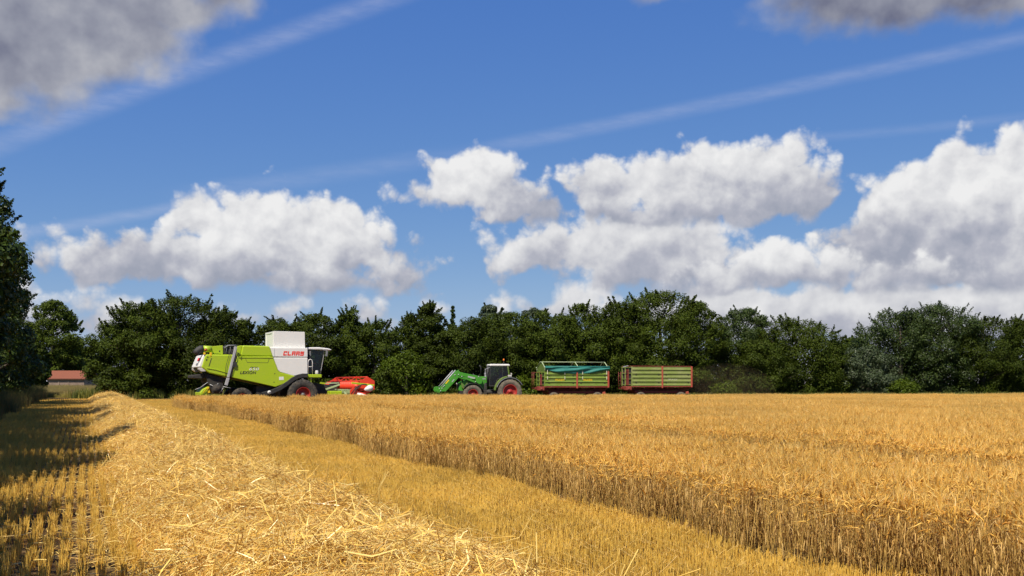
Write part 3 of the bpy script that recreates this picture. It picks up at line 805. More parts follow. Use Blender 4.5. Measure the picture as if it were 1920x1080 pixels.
def build_trees():
    bark = paint('bark', (.09, .07, .05), .9, dirt=.6, dirt_col=(.04, .035, .03), scale=6, bump=.6)
    L1 = leafy('hedge_leaf', [(.034, .054, .004), (.050, .072, .006), (.068, .088, .010)], .55, .12, .22, .25, .5, .18)
    L2 = leafy('oak_leaf', [(.030, .054, .010), (.046, .072, .013), (.062, .084, .016)], .5, .25, .2, .2, .5, .15)
    L3 = leafy('light_leaf', [(.075, .115, .006), (.105, .145, .010), (.055, .090, .005)], .5, .15, .3, .2, .5, .1)
    L4 = leafy('grey_leaf', [(.050, .072, .028), (.068, .090, .036), (.040, .060, .022)], .5, .4, .2, .2, .5, .1)
    L5 = leafy('near_leaf', [(.034, .062, .008), (.052, .084, .011), (.074, .102, .016)], .45, .3, .3, .2, .6, .1)
    far_g = 'trees of the long hedge behind the machines'
    # px centre, px top, px half width, metres behind the hedge line, kind, leaf, leaves(k), label
    T = [
        (258, 573, 60, -2.5, 'round', L1, 20, 'broad dark hornbeam ending the far hedge beside the gap to the meadow'),
        (338, 562, 80, -1.5, 'round', L1, 24, 'large dark round tree rising behind the rear of the green combine'),
        (418, 588, 52, 0., 'round', L1, 16, 'dark tree just behind the black exhaust spout of the combine'),
        (452, 603, 24, 1.5, 'spiky', L1, 7, 'small slim tree between the exhaust spout and raised white tank of the combine'),
        (525, 600, 48, 1., 'round', L1, 15, 'dark tree directly behind the raised white grain tank of the combine'),
        (592, 592, 50, 0., 'round', L1, 15, 'dark tree behind the white roof of the combine cab'),
        (655, 576, 42, .3, 'spiky', L1, 14, 'tall pointed tree above the red reel of the combine'),
        (702, 603, 44, -.2, 'round', L1, 13, 'ragged tree with sparse side sprays between the red reel and the tractor loader'),
        (768, 592, 42, .6, 'spiky', L1, 13, 'feathery tree above the light green bush'),
        (806, 571, 46, 0., 'spiky', L1, 17, 'tall feathery tree above the lowered end of the tractor loader'),
        (882, 600, 54, -.6, 'round', L1, 17, 'dark round tree behind the bent loader arm of the tractor'),
        (958, 590, 56, -.2, 'round', L1, 18, 'dark round tree directly behind the tractor cab'),
        (1032, 588, 52, 0., 'round', L1, 17, 'dark tree behind the front end of the trailer with the teal tarpaulin'),
        (1098, 574, 52, -.4, 'round', L1, 18, 'dark tree behind the rear half of the trailer with the teal tarpaulin'),
        (1165, 572, 54, 0., 'round', L1, 18, 'dark tree behind the gap between the two grain trailers'),
        (1238, 552, 74, -.8, 'round', L1, 26, 'tallest broad dark tree behind the uncovered trailer'),
        (1306, 570, 42, .2, 'round', L1, 15, 'dark tree rising past the rear post of the uncovered trailer'),
        (1394, 582, 44, 3., 'oak', L2, 14, 'round topped blue green oak in the notch right of the trailers'),
        (1425, 640, 46, -.8, 'round', L1, 13, 'low dark tree in front of the round topped oak'),
        (1492, 602, 72, 0., 'round', L1, 22, 'broad mid green tree right of the round topped oak'),
        (1560, 640, 34, .2, 'spiky', L1, 10, 'low tree right of the broad mid green tree, where the hedge top dips'),
        (1618, 652, 46, -.6, 'round', L4, 12, 'low grey green tree under the dip in the hedge top'),
        (1688, 588, 62, .5, 'oak', L2, 18, 'loose crowned tree just left of the highest one at the right end of the hedge'),
        (1762, 575, 60, .2, 'oak', L2, 19, 'highest loose crowned tree of the right end of the hedge'),
        (1842, 598, 52, -.3, 'round', L1, 17, 'dark tree between the highest loose crowned tree and the frame edge'),
        (1905, 600, 46, .3, 'spiky', L1, 15, 'last tree of the hedge cut by the right edge of the view'),
        (1985, 590, 60, .5, 'round', L1, 12, None),
    ]
    for i, (px, top, hw, back, kind, mat, nk, label) in enumerate(T):
        k = (px - 960) / F; Y = (93 + back) / (1 - .2 * k); X = k * Y; z = float(terr(X, Y))
        H = CAM_H + (720 - top) / F * Y - z; R = hw / F * Y * 1.52
        nm = 'oak_tree' if kind == 'oak' else 'hedge_tree'
        make_tree(nm, (X, Y, z - .05), H * 1.02, R, kind, (mat, bark), label or 'dark hedge tree beyond the right edge of the view', 'tree', far_g, seed=i, leaf=.15, n_leaf=int(nk * 2900),
                  ry=min(R, 3.3), shoots=int(18 + hw * .5) if kind == 'round' else int(30 + hw * .8), nb=int(60 + hw * 1.5))
    # trees that stand farther off and show over the hedge
    for i, (px, top, hw, Y, kind, mat, label) in enumerate([
            (922, 572, 46, 165, 'round', L4, 'distant grey green round tree showing above the hedge left of the tractor cab'),
            (1003, 573, 40, 172, 'round', L4, 'distant grey green tree showing over the hedge right of the tractor cab'),
            (849, 574, 16, 130, 'spire', L2, 'thin dark conifer tip showing over the hedge above the loader arm'),
            (1598, 634, 46, 150, 'round', L1, 'distant dark tree showing in the dip of the hedge top'),
            (99, 564, 56, 174, 'round', L1, 'big round lime tree standing over the red roofed barn'),
            (134, 640, 36, 181, 'round', L1, 'lower spreading tree beside the big round lime tree, over the barn roof'),
            (176, 640, 26, 186, 'round', L1, 'distant tree closing the gap between the barn and the hornbeam'),
            (60, 640, 30, 128, 'round', L1, 'dark bushy tree left of the barn at the end of the left hedge')]):
        X = (px - 960) / F * Y; z = float(terr(X, Y)); H = CAM_H + (720 - top) / F * Y - z; R = hw / F * Y * 1.1
        make_tree('distant_tree', (X, Y, z - .05), H, R, kind, (mat, bark), label, 'tree', 'trees standing beyond the fields', seed=60 + i, leaf=.30, n_leaf=int(6500 + hw * 620), shoots=20, nb=int(60 + hw * 1.7),
                  z0=.10 if i == 4 else .04)
    # thicket filling the foot of the hedge from behind
    rng = np.random.default_rng(77); n = 60000
    X = rng.uniform(-32, 66, n); Y = hedge_y(X) + 2.6 + rng.normal(0, .7, n); top = 3.4 + 1.6 * vnoise(X, X * 0, .35, 12) + .8 * vnoise(X, X * 0, 1.6, 13)
    C = np.stack([X, Y, terr(X, Y) + top * rng.random(n)], -1); Nn = rng.normal(0, .6, (n, 3)) + [0, -.5, .5]; Nn /= np.linalg.norm(Nn, axis=1)[:, None]
    V, Q = leaf_cards(C, Nn, .24, rng)
    tag(link('thicket', np_mesh('thicket', V, Q, [L1])), 'dark undergrowth filling the foot of the long hedge behind the trunks', 'undergrowth', kind='stuff')
    # bushes in front of the hedge
    for i, (px, top, hw, back, mat, label) in enumerate([
            (762, 655, 40, -3.6, L3, 'light green bush in front of the hedge between the red reel and the tractor'),
            (725, 690, 26, -4.4, L1, 'low dark bush beside the red reel of the combine'),
            (985, 700, 22, -2.8, L3, 'low bush behind the tractor rear wheel'),
            (1690, 712, 26, -3.4, L3, 'low bright green bush at the foot of the hedge under the loose crowned tree'),
            (1360, 716, 30, -3.4, L3, 'low bush at the foot of the hedge right of the uncovered trailer'),
            (215, 690, 30, -5.0, L1, 'low dark bush at the left foot of the broad hornbeam')]):
        k = (px - 960) / F; Y = (93 + back) / (1 - .2 * k); X = k * Y; z = float(terr(X, Y))
        make_tree('bush', (X, Y, z - .05), CAM_H + (720 - top) / F * Y - z, hw / F * Y * 1.1, 'round', (mat, bark), label, 'bush', 'bushes along the foot of the far hedge', seed=90 + i,
                  leaf=.18, n_leaf=4500, shoots=16, nb=26)
    # the tall hedge along the left edge of the field
    g = 'trees of the left hedge'
    spots = [(y, -6.4 + .5 * math.sin(y), h * 1.02) for y, h in ((-10.5, 8.4), (-6, 8.8), (-2.2, 7.6), (2.6, 7.4), (6.2, 7.9), (10.9, 9.8), (14.6, 9.2), (19.6, 10.2), (23, 9.1), (27.6, 9.7), (31.2, 10.4), (36, 9.2), (39.2, 10.2), (44, 10))]
    protos = []
    for i, (y, v, h) in enumerate(spots):
        x = (v - DV[1] * y) / DV[0]; z = float(terr(x, y))
        if i < 4:
            o = make_tree('hornbeam_tree', (x, y, z), h, 3.7, ('oak', 'round', 'oak', 'oak')[i], (L5, bark), 'leafy hornbeam of the left hedge, out of view, shading the stubble', 'tree', g, seed=120 + i, leaf=.19, n_leaf=24000, shoots=40, nb=90)
            protos.append((o, h))
        else:
            p, hp = protos[i % 4]; o = copy_tree(p); o.location = (x, y, z); o.rotation_euler.z = i * 1.3; s = h / hp; o.scale = (1, 1, s)
    L = [(50, -6.5, 11.5, 2.9, 'spiky', 'dark hornbeam in deep shade filling the left edge below the spire shaped tree'),
         (57.5, -5.5, 15.6, 3.6, 'spire', 'tallest spire shaped tree at the left edge, its tip high against the sky'),
         (62.5, -6.2, 13.2, 3.5, 'spire', 'tall dark tree just behind the spire shaped tree, with sprays reaching over the lime tree'),
         (69, -6.3, 9.6, 3.0, 'spiky', 'dark tree of the left hedge behind the tall pair'),
         (75.5, -6.0, 7.2, 2.5, 'round', 'lower leafy tree of the left hedge, next but one to its far end'),
         (82, -5.8, 5.6, 2.3, 'round', 'lowest leafy tree at the far end of the left hedge, beside the meadow')]
    for i, (y, v, h, r, kind, label) in enumerate(L):
        x = (v - DV[1] * y) / DV[0]; z = float(terr(x, y))
        make_tree('hornbeam_tree', (x, y, z), h, r, kind, (L5, bark), label, 'tree', g, seed=140 + i, leaf=.17, n_leaf=42000, shoots=70, nb=130)
# ---------------------------------------------------------------- shared machine parts
class Frame:
    """turns places measured on the photograph (a crop of it) into the machine's own metres, on a plane y = const of the machine"""
    def __init__(s, ox, oy, oz, heading, crop, scale):
        s.o = (ox, oy, oz); s.c, s.s = math.cos(heading), math.sin(heading); s.h = heading; s.crop = crop; s.k = scale
    def at(s, zx, zy, y):
        px = s.crop[0] + zx / s.k; py = s.crop[1] + zy / s.k
        k = (px - 960) / F
        x = (k * (s.o[1] + s.c * y) - s.o[0] + s.s * y) / (s.c - k * s.s)
        Y = s.o[1] + s.s * x + s.c * y
        return x, CAM_H + (HORIZON - py) / F * Y - s.o[2]
    def poly(s, pts, y): return [s.at(a, b, y) for a, b in pts]


def wheel(parent, c, r, w, rim_r, mats, side, lugs=22, name='wheel'):
    """lugged tyre with a dished rim; side = -1 / +1 is the outer side along y"""
    tyre, rimm, hubm = mats
    m = MB(); h = w / 2
    prof = [(rim_r, -h * .80), (rim_r * 1.06, -h * .92), ((r + rim_r) / 2, -h * 1.04), (r * .93, -h * .95), (r * .975, -h * .72), (r * .985, 0), (r * .975, h * .72), (r * .93, h * .95), ((r + rim_r) / 2, h * 1.04), (rim_r * 1.06, h * .92), (rim_r, h * .80)]
    m.lathe(prof, (0, 0, 0), 48)
    for i in range(lugs):
        for sd in (-1, 1):
            a = 2 * math.pi * (i + (.5 if sd > 0 else 0)) / lugs
            vs = []
            for (yy, da, rr) in ((.02, .16, r * 1.0), (.94, -.10, r * .955), (1.0, -.12, r * .87)):
                for e in (-.5, .5):
                    for lift in (.0, .034):
                        an = a + da * 2.2 * math.pi / lugs + e * 1.55 * math.pi / lugs * .62
                        q = (rr - .02) + lift
                        vs.append((q * math.cos(an), sd * yy * h, q * math.sin(an)))
            fs = []
            for k in (0, 4):
                A, B, C, D = k, k + 1, k + 3, k + 2; E, G, H, I = k + 4, k + 5, k + 7, k + 6
                fs += [(B, C, H, G), (A, B, G, E), (C, D, I, H)]
            fs += [(0, 1, 3, 2), (8, 9, 11, 10)]
            m.add(vs, fs)
    o = m.build(name, tyre, parent); o.location = c
    q = MB()
    dish = [(rim_r * 1.01, side * h * .80), (rim_r * 1.03, side * h * .88), (rim_r * .95, side * h * .90), (rim_r * .90, side * h * .55), (rim_r * .84, side * h * .30), (rim_r * .45, side * h * .18), (rim_r * .40, side * h * .34), (.02, side * h * .36)]
    q.lathe(dish, (0, 0, 0), 40)
    ri = q.build('rim', rimm, o)
    b = MB(); n = 10
    for k in range(n):
        a = 2 * math.pi * k / n
        b.tube([(rim_r * .33 * math.cos(a), side * h * .34, rim_r * .33 * math.sin(a)), (rim_r * .33 * math.cos(a), side * h * .42, rim_r * .33 * math.sin(a))], .018, 6)
    b.tube([(0, side * h * .33, 0), (0, side * h * .62, 0)], rim_r * .22, 14)
    b.build('hub', hubm, o)
    return o


def seated_person(label, loc, rz, shirt, skin, hair, trousers):
    """driver sitting with both forearms reaching forward; x is forward, origin at the seat"""
    V = []; E = []; Rr = []
    def j(p, r, par=None):
        V.append(p); Rr.append(r)
        if par is not None: E.append((par, len(V) - 1))
        return len(V) - 1
    pel = j((0, 0, .10), .15); wai = j((-.02, 0, .28), .135, pel); che = j((-.03, 0, .46), .16, wai); nk0 = j((-.02, 0, .60), .075, che)
    nk = j((0, 0, .67), .055, nk0); jaw = j((.025, 0, .745), .075, nk); head = j((.012, 0, .84), .096, jaw); j((.0, 0, .91), .07, head)
    nose = j((.115, 0, .80), .014, jaw)
    for s in (-1, 1):
        hip = j((.05, s * .10, .08), .09, pel); kn = j((.44, s * .16, .12), .065, hip); an = j((.50, s * .16, -.30), .045, kn); j((.64, s * .17, -.36), .038, an)
        sh = j((-.03, s * .20, .53), .07, che); el = j((.10, s * .29, .30), .047, sh); wr = j((.36, s * .20, .36), .032, el)
        pa = j((.44, s * .18, .375), .034, wr)
        for f in range(4):
            a = j((.485, s * (.15 + .02 * f), .385), .0105, pa); b = j((.515 - .004 * abs(f - 1), s * (.15 + .02 * f), .365), .0095, a); j((.512, s * (.15 + .02 * f), .340), .008, b)
        t = j((.43, s * .145, .385), .011, pa); j((.46, s * .125, .375), .009, t)
        j((.0, s * .093, .80), .014, jaw)
    me = bpy.data.meshes.new('person'); me.from_pydata(V, E, []); me.materials.append(shirt); me.materials.append(skin); me.materials.append(trousers)
    o = link('person', me); sk = o.modifiers.new('skin', 'SKIN'); sk.use_smooth_shade = True
    for i, r in enumerate(Rr): me.skin_vertices[0].data[i].radius = (r, r)
    me.skin_vertices[0].data[0].use_root = True
    su = o.modifiers.new('sub', 'SUBSURF'); su.levels = 1; su.render_levels = 1
    dg = bpy.context.evaluated_depsgraph_get(); m2 = bpy.data.meshes.new_from_object(o.evaluated_get(dg))
    o.modifiers.clear(); o.data = m2
    m2.materials.clear()
    for q in (shirt, skin, trousers): m2.materials.append(q)
    for p in m2.polygons:
        c = p.center; p.use_smooth = True
        p.material_index = 1 if (c.z > .63 or (c.x > .17 and c.z > .26)) else (2 if c.z < .16 else 0)
    h = MB(); prof = []
    for i in range(7):
        for k in range(12):
            t = i / 6 * 1.75; a = 2 * math.pi * k / 12
            prof.append((-.004 + .104 * math.sin(t) * math.cos(a) - .018, .104 * math.sin(t) * math.sin(a), .85 + .102 * math.cos(t)))
    fs = [(i * 12 + k, i * 12 + (k + 1) % 12, (i + 1) * 12 + (k + 1) % 12, (i + 1) * 12 + k) for i in range(6) for k in range(12) if not (i >= 3 and math.cos(2 * math.pi * (k + .5) / 12) > .35)]
    h.add(prof, fs, True); h.build('hair', hair, o)
    for s in (-1, 1):
        e = MB(); e.lathe([(.002, -.008), (.012, 0), (.002, .008)], (.098, s * .036, .842), 8); e.build('eye', hair, o)
    o.location = loc; o.rotation_euler = (0, 0, rz)
    tag(o, label, 'person')
    return o


MT = {}


def machine_mats():
    if MT: return MT
    MT['lime'] = paint('lime_green_paint', (.37, .50, .006),   .32, dirt=.16, dirt_col=(.33, .33, .07), coat=.25)
    MT['white'] = paint('white_paint', (.74, .73, .68), .38, dirt=.16, dirt_col=(.52, .47, .38), coat=.15)
    MT['black'] = paint('black_plastic', (.022, .022, .022), .55, dirt=.4, dirt_col=(.10, .085, .06))
    MT['dark'] = paint('dusty_black_steel_and_shade', (.025, .024, .022), .7, dirt=.6, dirt_col=(.10, .085, .06))  # black steel, also painted-in shade on feeder house and trailer backings
    MT['red'] = paint('orange_red_paint', (.70, .042, .012), .4, dirt=.15, dirt_col=(.35, .12, .05))
    MT['rimred'] = paint('rim_red_paint', (.36, .016, .013), .45, dirt=.3, dirt_col=(.30, .14, .08))
    MT['tyre'] = paint('tyre_rubber', (.030, .028, .026), .85, dirt=.75, dirt_col=(.17, .135, .09), scale=5)
    MT['tyre2'] = paint('dusty_tyre_rubber', (.10, .085, .065), .9, dirt=.8, dirt_col=(.26, .21, .14), scale=5)
    MT['steel'] = paint('grey_steel', (.46, .46, .46), .45, metal=.3, dirt=.3)
    MT['pale'] = paint('pale_green_steel', (.38, .46, .25), .5, dirt=.3)
    MT['yellow'] = paint('yellow_paint', (.80, .52, .01), .5, dirt=.1)
    MT['ored'] = paint('red_letters', (.78, .030, .012), .45, dirt=.05)
    MT['ink'] = paint('black_letters', (.02, .02, .02), .5, dirt=.05)
    MT['glass'] = glassy('cab_glass', (.52, .62, .63), .0)
    MT['orange'] = paint('orange_lens', (.85, .20, .01), .25, dirt=.05)
    MT['green'] = paint('leaf_green_paint', (.045, .25, .012), .4, dirt=.2, dirt_col=(.14, .19, .06))
    MT['olive'] = paint('dusty_green_paint', (.10, .17, .02), .5, dirt=.5, dirt_col=(.24, .22, .11))
    MT['tgreen'] = paint('trailer_green_paint', (.15, .225, .022), .5, dirt=.35, dirt_col=(.33, .33, .12), scale=1.6)
    MT['tgreen2'] = paint('faded_trailer_green_paint', (.19, .24, .045), .6, dirt=.55, dirt_col=(.36, .34, .17), scale=1.3)
    MT['tred'] = paint('trailer_red_paint', (.24, .030, .017), .55, dirt=.4, dirt_col=(.32, .17, .11))
    MT['postred'] = paint('weathered_red_post', (.40, .062, .030), .55, dirt=.35, dirt_col=(.36, .20, .13))
    MT['ladred'] = paint('dull_dark_red_paint', (.20, .028, .020), .6, dirt=.4, dirt_col=(.2, .11, .08))
    MT['tdark'] = paint('dark_red_brown_chassis', (.16, .022, .016), .7, dirt=.6, dirt_col=(.10, .055, .035))  # dark red-brown of the underframe
    MT['teal'] = paint('teal_tarpaulin', (.008, .145, .115), .5, dirt=.25, dirt_col=(.10, .30, .26))
    MT['cream'] = paint('cream_strap', (.62, .60, .42), .7, dirt=.2)
    MT['grey'] = paint('grey_plastic', (.16, .17, .18), .6, dirt=.3)
    MT['skin'] = paint('skin', (.50, .27, .17), .55, dirt=.05)
    MT['shirt'] = paint('work_shirt', (.10, .14, .20), .8, dirt=.1)
    MT['hair'] = paint('dark_hair', (.03, .02, .012), .6, dirt=.1)
    MT['jeans'] = paint('work_trousers', (.04, .05, .08), .8, dirt=.2)
    MT['lamp'] = paint('lamp_glass', (.55, .52, .48), .15, dirt=.2, dirt_col=(.3, .2, .12))
    return MT
# ---------------------------------------------------------------- the combine harvester
def build_combine():
    M = machine_mats(); rz = math.radians(26)
    ox, oy = -14.27, 65.97; oz = float(terr(ox, oy))
    fr = Frame(ox, oy, oz, rz, (340, 600), 1920 / 380)
    root = empty('combine_harvester', (ox, oy, oz), rz)
    tag(root, 'lime green and white combine harvester with its red reel raised, behind the barley', 'combine harvester')
    N = -1.5                       # near side plane
    A = fr.at
    def P(pts, y=N): return fr.poly(pts, y)
    # core and chassis
    b = MB(); b.prism(P([(250, 340), (1190, 275), (1190, 520), (1010, 600), (885, 630), (480, 540), (250, 490)]), -1.38, 1.38); b.build('inner_body', M['dark'], root)
    b = MB(); b.span((-4.3, -.45, .75), (2.3, .45, 1.25)); b.span((-.18, -1.2, .82), (.18, 1.2, 1.12)); b.span((-3.98, -1.1, .6), (-3.72, 1.1, .78))
    b.span((-2.9, -1.25, .55), (-1.6, -.3, 1.5)); b.tube([(-1.5, -1.3, .9), (-1.5, -1.3, 1.5)], .12, 10); b.tube([(-2.2, -1.32, 1.2), (-1.0, -1.32, 1.45)], .05, 8)
    b.tube([(-2.5, -1.3, 1.75), (-1.9, -1.3, 1.1), (-1.2, -1.3, 1.2)], .03, 6)
    b.build('chassis', M['dark'], root)
    # rear hood
    b = MB(); b.prism(P([(226, 334), (242, 325), (492, 328), (448, 545), (270, 505), (244, 490), (190, 448)]), -1.5, 1.5); o = b.build('rear_hood', M['lime'], root, .07)
    s = MB(); s.strip(P([(243, 455), (330, 470), (436, 500)], -1.52), .05, -1.535, -1.49); s.build('crease', M['lime'], o, .01)
    s = MB(); s.prism(P([(282, 362), (290, 362), (266, 440), (258, 440)], -1.51), -1.505, -1.49); s.build('slot', M['black'], o)
    s = MB()
    for q in ([(246, 345), (258, 352), (254, 362), (243, 355)], [(234, 372), (244, 368), (249, 380), (236, 388)]): s.prism(P(q, -1.51), -1.505, -1.49)
    s.build('sticker', M['ink'], o)
    b = MB(); b.prism(P([(208, 331), (238, 324), (204, 452), (160, 446)], -1.44), -1.44, 1.44); o = b.build('rear_panel', M['white'], root, .06)
    s = MB(); s.prism(P([(191, 356), (200, 356), (189, 382), (180, 382)], -1.44), -1.0, -.1); s.build('sticker', M['ored'], o)
    s = MB(); s.prism(P([(172, 405), (180, 405), (172, 424), (163, 424)], -1.44), -.9, -.2); s.build('sticker', M['grey'], o)
    for ya, yb in ((-1.46, -1.0), (1.0, 1.46)):
        b = MB(); b.prism(P([(162, 452), (215, 454), (236, 488), (190, 490), (164, 470)], -1.46), ya, yb); b.build('tail_lamp', M['lamp'], root, .03)
    # side panels, both sides
    green = [(527, 345), (838, 345), (868, 352), (893, 420), (915, 480), (935, 497), (1085, 533), (1000, 592), (890, 635), (690, 590), (478, 545), (497, 455)]
    b = MB(); pp = P(green); b.prism(pp, -1.56, -1.40); o = b.build('side_panel', M['lime'], root, .035)
    b = MB(); b.prism(pp, 1.40, 1.56); b.build('side_panel', M['lime'], root, .035)
    s = MB(); s.prism(P([(545, 346), (866, 347), (872, 362), (545, 360)], -1.58), -1.585, -1.555); s.build('shoulder', M['lime'], o, .012)
    s = MB()
    for a, c in (((605, 363), (625, 402)), ((625, 402), (820, 405)), ((820, 405), (838, 350))):
        p, q = A(*a, -1.565), A(*c, -1.565); s.bar((p[0], -1.562, p[1]), (q[0], -1.562, q[1]), .008, .018)
    for c in ((885, 508), (878, 588)):
        p = A(*c, -1.565); s.tube([(p[0], -1.57, p[1]), (p[0], -1.555, p[1])], .03, 10)
    s.build('panel_seam', M['ink'], o)
    s = MB(); s.prism(P([(926, 538), (970, 537), (971, 568), (927, 569)], -1.57), -1.568, -1.555); s.build('sticker', M['white'], o)
    x, z = A(557, 511, -1.575); w_ = A(709, 511, -1.575)[0] - x
    t, wd = lettering('LEXION', (512 - 485) / 146, .22, M['ink'], o, (x, -1.566, z), (math.pi / 2, 0, 0), .020); t.scale.x = w_ / wd
    x, z = A(644, 481, -1.575); w_ = A(736, 481, -1.575)[0] - x
    t, wd = lettering('650', (481 - 456) / 146, .22, M['white'], o, (x, -1.566, z + .03), (math.pi / 2, 0, 0), .012); t.scale.x = w_ / wd
    x, z = A(655, 451, -1.575); w_ = A(728, 451, -1.575)[0] - x
    t, wd = lettering('MONTANA', 8 / 146, .1, M['ink'], o, (x, -1.566, z), (math.pi / 2, 0, 0), .01); t.scale.x = w_ / wd
    # engine cover, cooling block and the white panels
    b = MB(); b.prism(P([(582, 240), (836, 247), (868, 345), (560, 341)]), -1.5, 1.5); b.build('engine_cover', M['lime'], root, .07)
    b = MB(); b.prism(P([(533, 246), (578, 240), (558, 341), (524, 343)], -1.42), -1.42, 1.3); b.build('rear_cover', M['lime'], root, .03)
    b = MB(); b.prism(P([(400, 262), (430, 240), (535, 238), (525, 326), (400, 326)], -1.2), -1.2, 1.1); o = b.build('engine_block', M['dark'], root, .05)
    s = MB(); p = A(410, 268, -1.25); q = A(440, 243, -1.25); r = A(520, 242, -1.25); s.tube([(p[0], -1.25, p[1]), (q[0], -1.25, q[1]), (r[0], -1.25, r[1])], .05, 8)
    for zx in (430, 465, 500): p = A(zx, 250, -1.25); q = A(zx - 6, 324, -1.25); s.tube([(p[0], -1.25, p[1]), (q[0], -1.25, q[1])], .02, 6)
    s.build('hose', M['grey'], o)
    up = P([(842, 262), (1197, 264), (1197, 352), (870, 349)], -1.52); lo = P([(872, 356), (1197, 357), (1197, 518), (1120, 522), (1066, 531), (937, 494), (918, 477)], -1.52)
    b = MB(); b.prism(up, -1.52, -1.38); o = b.build('upper_white_panel', M['white'], root, .03)
    b = MB(); b.prism(up, 1.38, 1.52); b.build('upper_white_panel', M['white'], root, .03)
    s = MB(); p = A(882, 268, -1.525); q = A(882, 348, -1.525); s.bar((p[0], -1.522, p[1]), (q[0], -1.522, q[1]), .006, .014); s.build('panel_seam', M['grey'], o)
    # the blocky red maker's letters, strokes sheared like the original
    k = .31
    glyph = {'C': [(0, 0, k, 1), (0, 0, 1, k * .9), (0, 1 - k * .9, 1, 1), (.74, .62, 1, 1)], 'L': [(0, 0, k, 1), (0, 0, .95, k * .9)],
             'A': [(0, 0, k, 1), (.73, 0, 1, 1), (0, 1 - k * .9, 1, 1), (0, .32, 1, .32 + k * .75)],
             'S': [(0, 0, 1, k * .9), (0, 1 - k * .9, 1, 1), (0, .42, 1, .42 + k * .75), (0, .5, k, 1), (.73, 0, 1, .5)]}
    x0, z0 = A(964, 336, -1.53); x1, z1 = A(1168, 298, -1.53); cw = (x1 - x0 - .12 * (z1 - z0)) / 5
    s = MB(); h = z1 - z0
    for i, ch in enumerate('CLAAS'):
        for n_, (a, c, d, e) in enumerate(glyph[ch]):
            sx = lambda u, v: x0 + i * cw + u * cw * .84 + v * h * .18
            y0 = -1.527 - .0007 * n_
            s.prism([(sx(a, c), z0 + c * h), (sx(d, c), z0 + c * h), (sx(d, e), z0 + e * h), (sx(a, e), z0 + e * h)], y0, -1.515)
    s.build('lettering', M['ored'], o)
    b = MB(); b.prism(lo, -1.53, -1.38); b.build('lower_white_panel', M['white'], root, .035)
    b = MB(); b.prism(lo, 1.38, 1.53); b.build('lower_white_panel', M['white'], root, .035)
    # raised grain tank: four thin walls, the rear one open
    p0 = A(872, 260, -1.25); p1 = A(1172, 262, -1.25); zt = A(880, 105, -1.25)[1]; zt2 = A(1165, 113, -1.25)[1]; xa = p0[0]; xb = p1[0]; zb = p0[1]
    b = MB(); b.prism([(xa, zb), (xb, zb), (xb - .03, zt2), (xa + .02, zt)], -1.27, -1.22); b.build('tank_side', M['white'], root, .012)
    b = MB(); b.prism([(xa, zb), (xb, zb), (xb - .03, zt2), (xa + .02, zt)], 1.02, 1.07); b.build('tank_side', M['white'], root, .012)
    b = MB(); b.span((xb - .06, -1.215, zb), (xb - .01, 1.015, zt2 - .02)); b.build('tank_front', M['white'], root, .012)
    b = MB(); y0, y1 = -1.215, 1.015
    b.span((xa - .03, y0, zb), (xa + .04, y0 + .22, zt - .02)); b.span((xa - .03, y1 - .22, zb), (xa + .04, y1, zt - .02)); b.span((xa - .03, y0 + .22, zt - .14), (xa + .04, y1 - .22, zt - .02)); b.span((xa + .0, y0 + .22, zb), (xa + .02, y1 - .22, zt - .14))
    b.build('tank_rear', M['white'], root, .012)
    b = MB(); b.span((xa - .1, -1.4, zb - .06), (xb + .12, 1.4, zb - .005)); b.build('tank_rim', M['white'], root, .015)
    # cab
    yc = -.95
    r0 = A(1190, 262, yc); b = MB(); b.prism(P([(1188, 260), (1300, 258), (1385, 268), (1425, 280), (1410, 288), (1355, 284), (1190, 280)], yc), -1.0, 1.0); b.build('cab_roof', M['white'], root, .05)
    cab = P([(1204, 283), (1352, 287), (1318, 512), (1204, 512)], yc)
    g = MB(); g.prism(cab, -.93, .93); g.build('cab_glass', M['glass'], root, .02)
    b = MB()
    for y in (-.95, .95):
        for a, c in ((0, 3), (1, 2)):
            b.bar((cab[a][0], y, cab[a][1]), (cab[c][0], y, cab[c][1]), .07, .07)
    b.bar((cab[3][0], -.95, cab[3][1]), (cab[2][0], -.95, cab[2][1]), .06, .06); b.bar((cab[3][0], .95, cab[3][1]), (cab[2][0], .95, cab[2][1]), .06, .06)
    b.span((cab[0][0] - .12, -.9, cab[3][1]), (cab[0][0] - .03, .9, cab[0][1]))
    b.build('cab_frame', M['black'], root, .01)
    b = MB(); fx = cab[3][0]; fz = cab[3][1]; b.span((fx, -.85, fz - .12), (cab[2][0], .85, fz - .03)); b.span((fx + .12, -.28, fz), (fx + .55, .28, fz + .42)); b.span((fx + .08, -.26, fz + .4), (fx + .22, .26, fz + 1.15)); b.tube([(fx + .95, 0, fz), (fx + .85, 0, fz + .75)], .04, 8)
    b.build('driver_seat', M['black'], root, .03)
    b = MB(); p = A(1222, 295, -1.1); q = A(1222, 340, -1.1); b.bar((p[0], -1.06, p[1]), (q[0], -1.06, q[1]), .08, .09); b.build('door_handle', M['grey'], root, .01); b = MB()
    p = A(1378, 290, -1.2); q = A(1372, 345, -1.2); b.bar((p[0], -1.25, p[1]), (q[0], -1.25, q[1]), .2, .1); b.tube([(p[0] - .2, -.95, p[1] + .05), (p[0], -1.25, p[1])], .02, 6)
    b.build('mirror', M['grey'], root, .01)
    b = MB(); p = A(1350, 330, yc - .05); q = A(1322, 480, yc - .05); b.bar((p[0], yc - .05, p[1]), (q[0], yc - .05, q[1]), .03, .03); b.build('wiper', M['steel'], root)
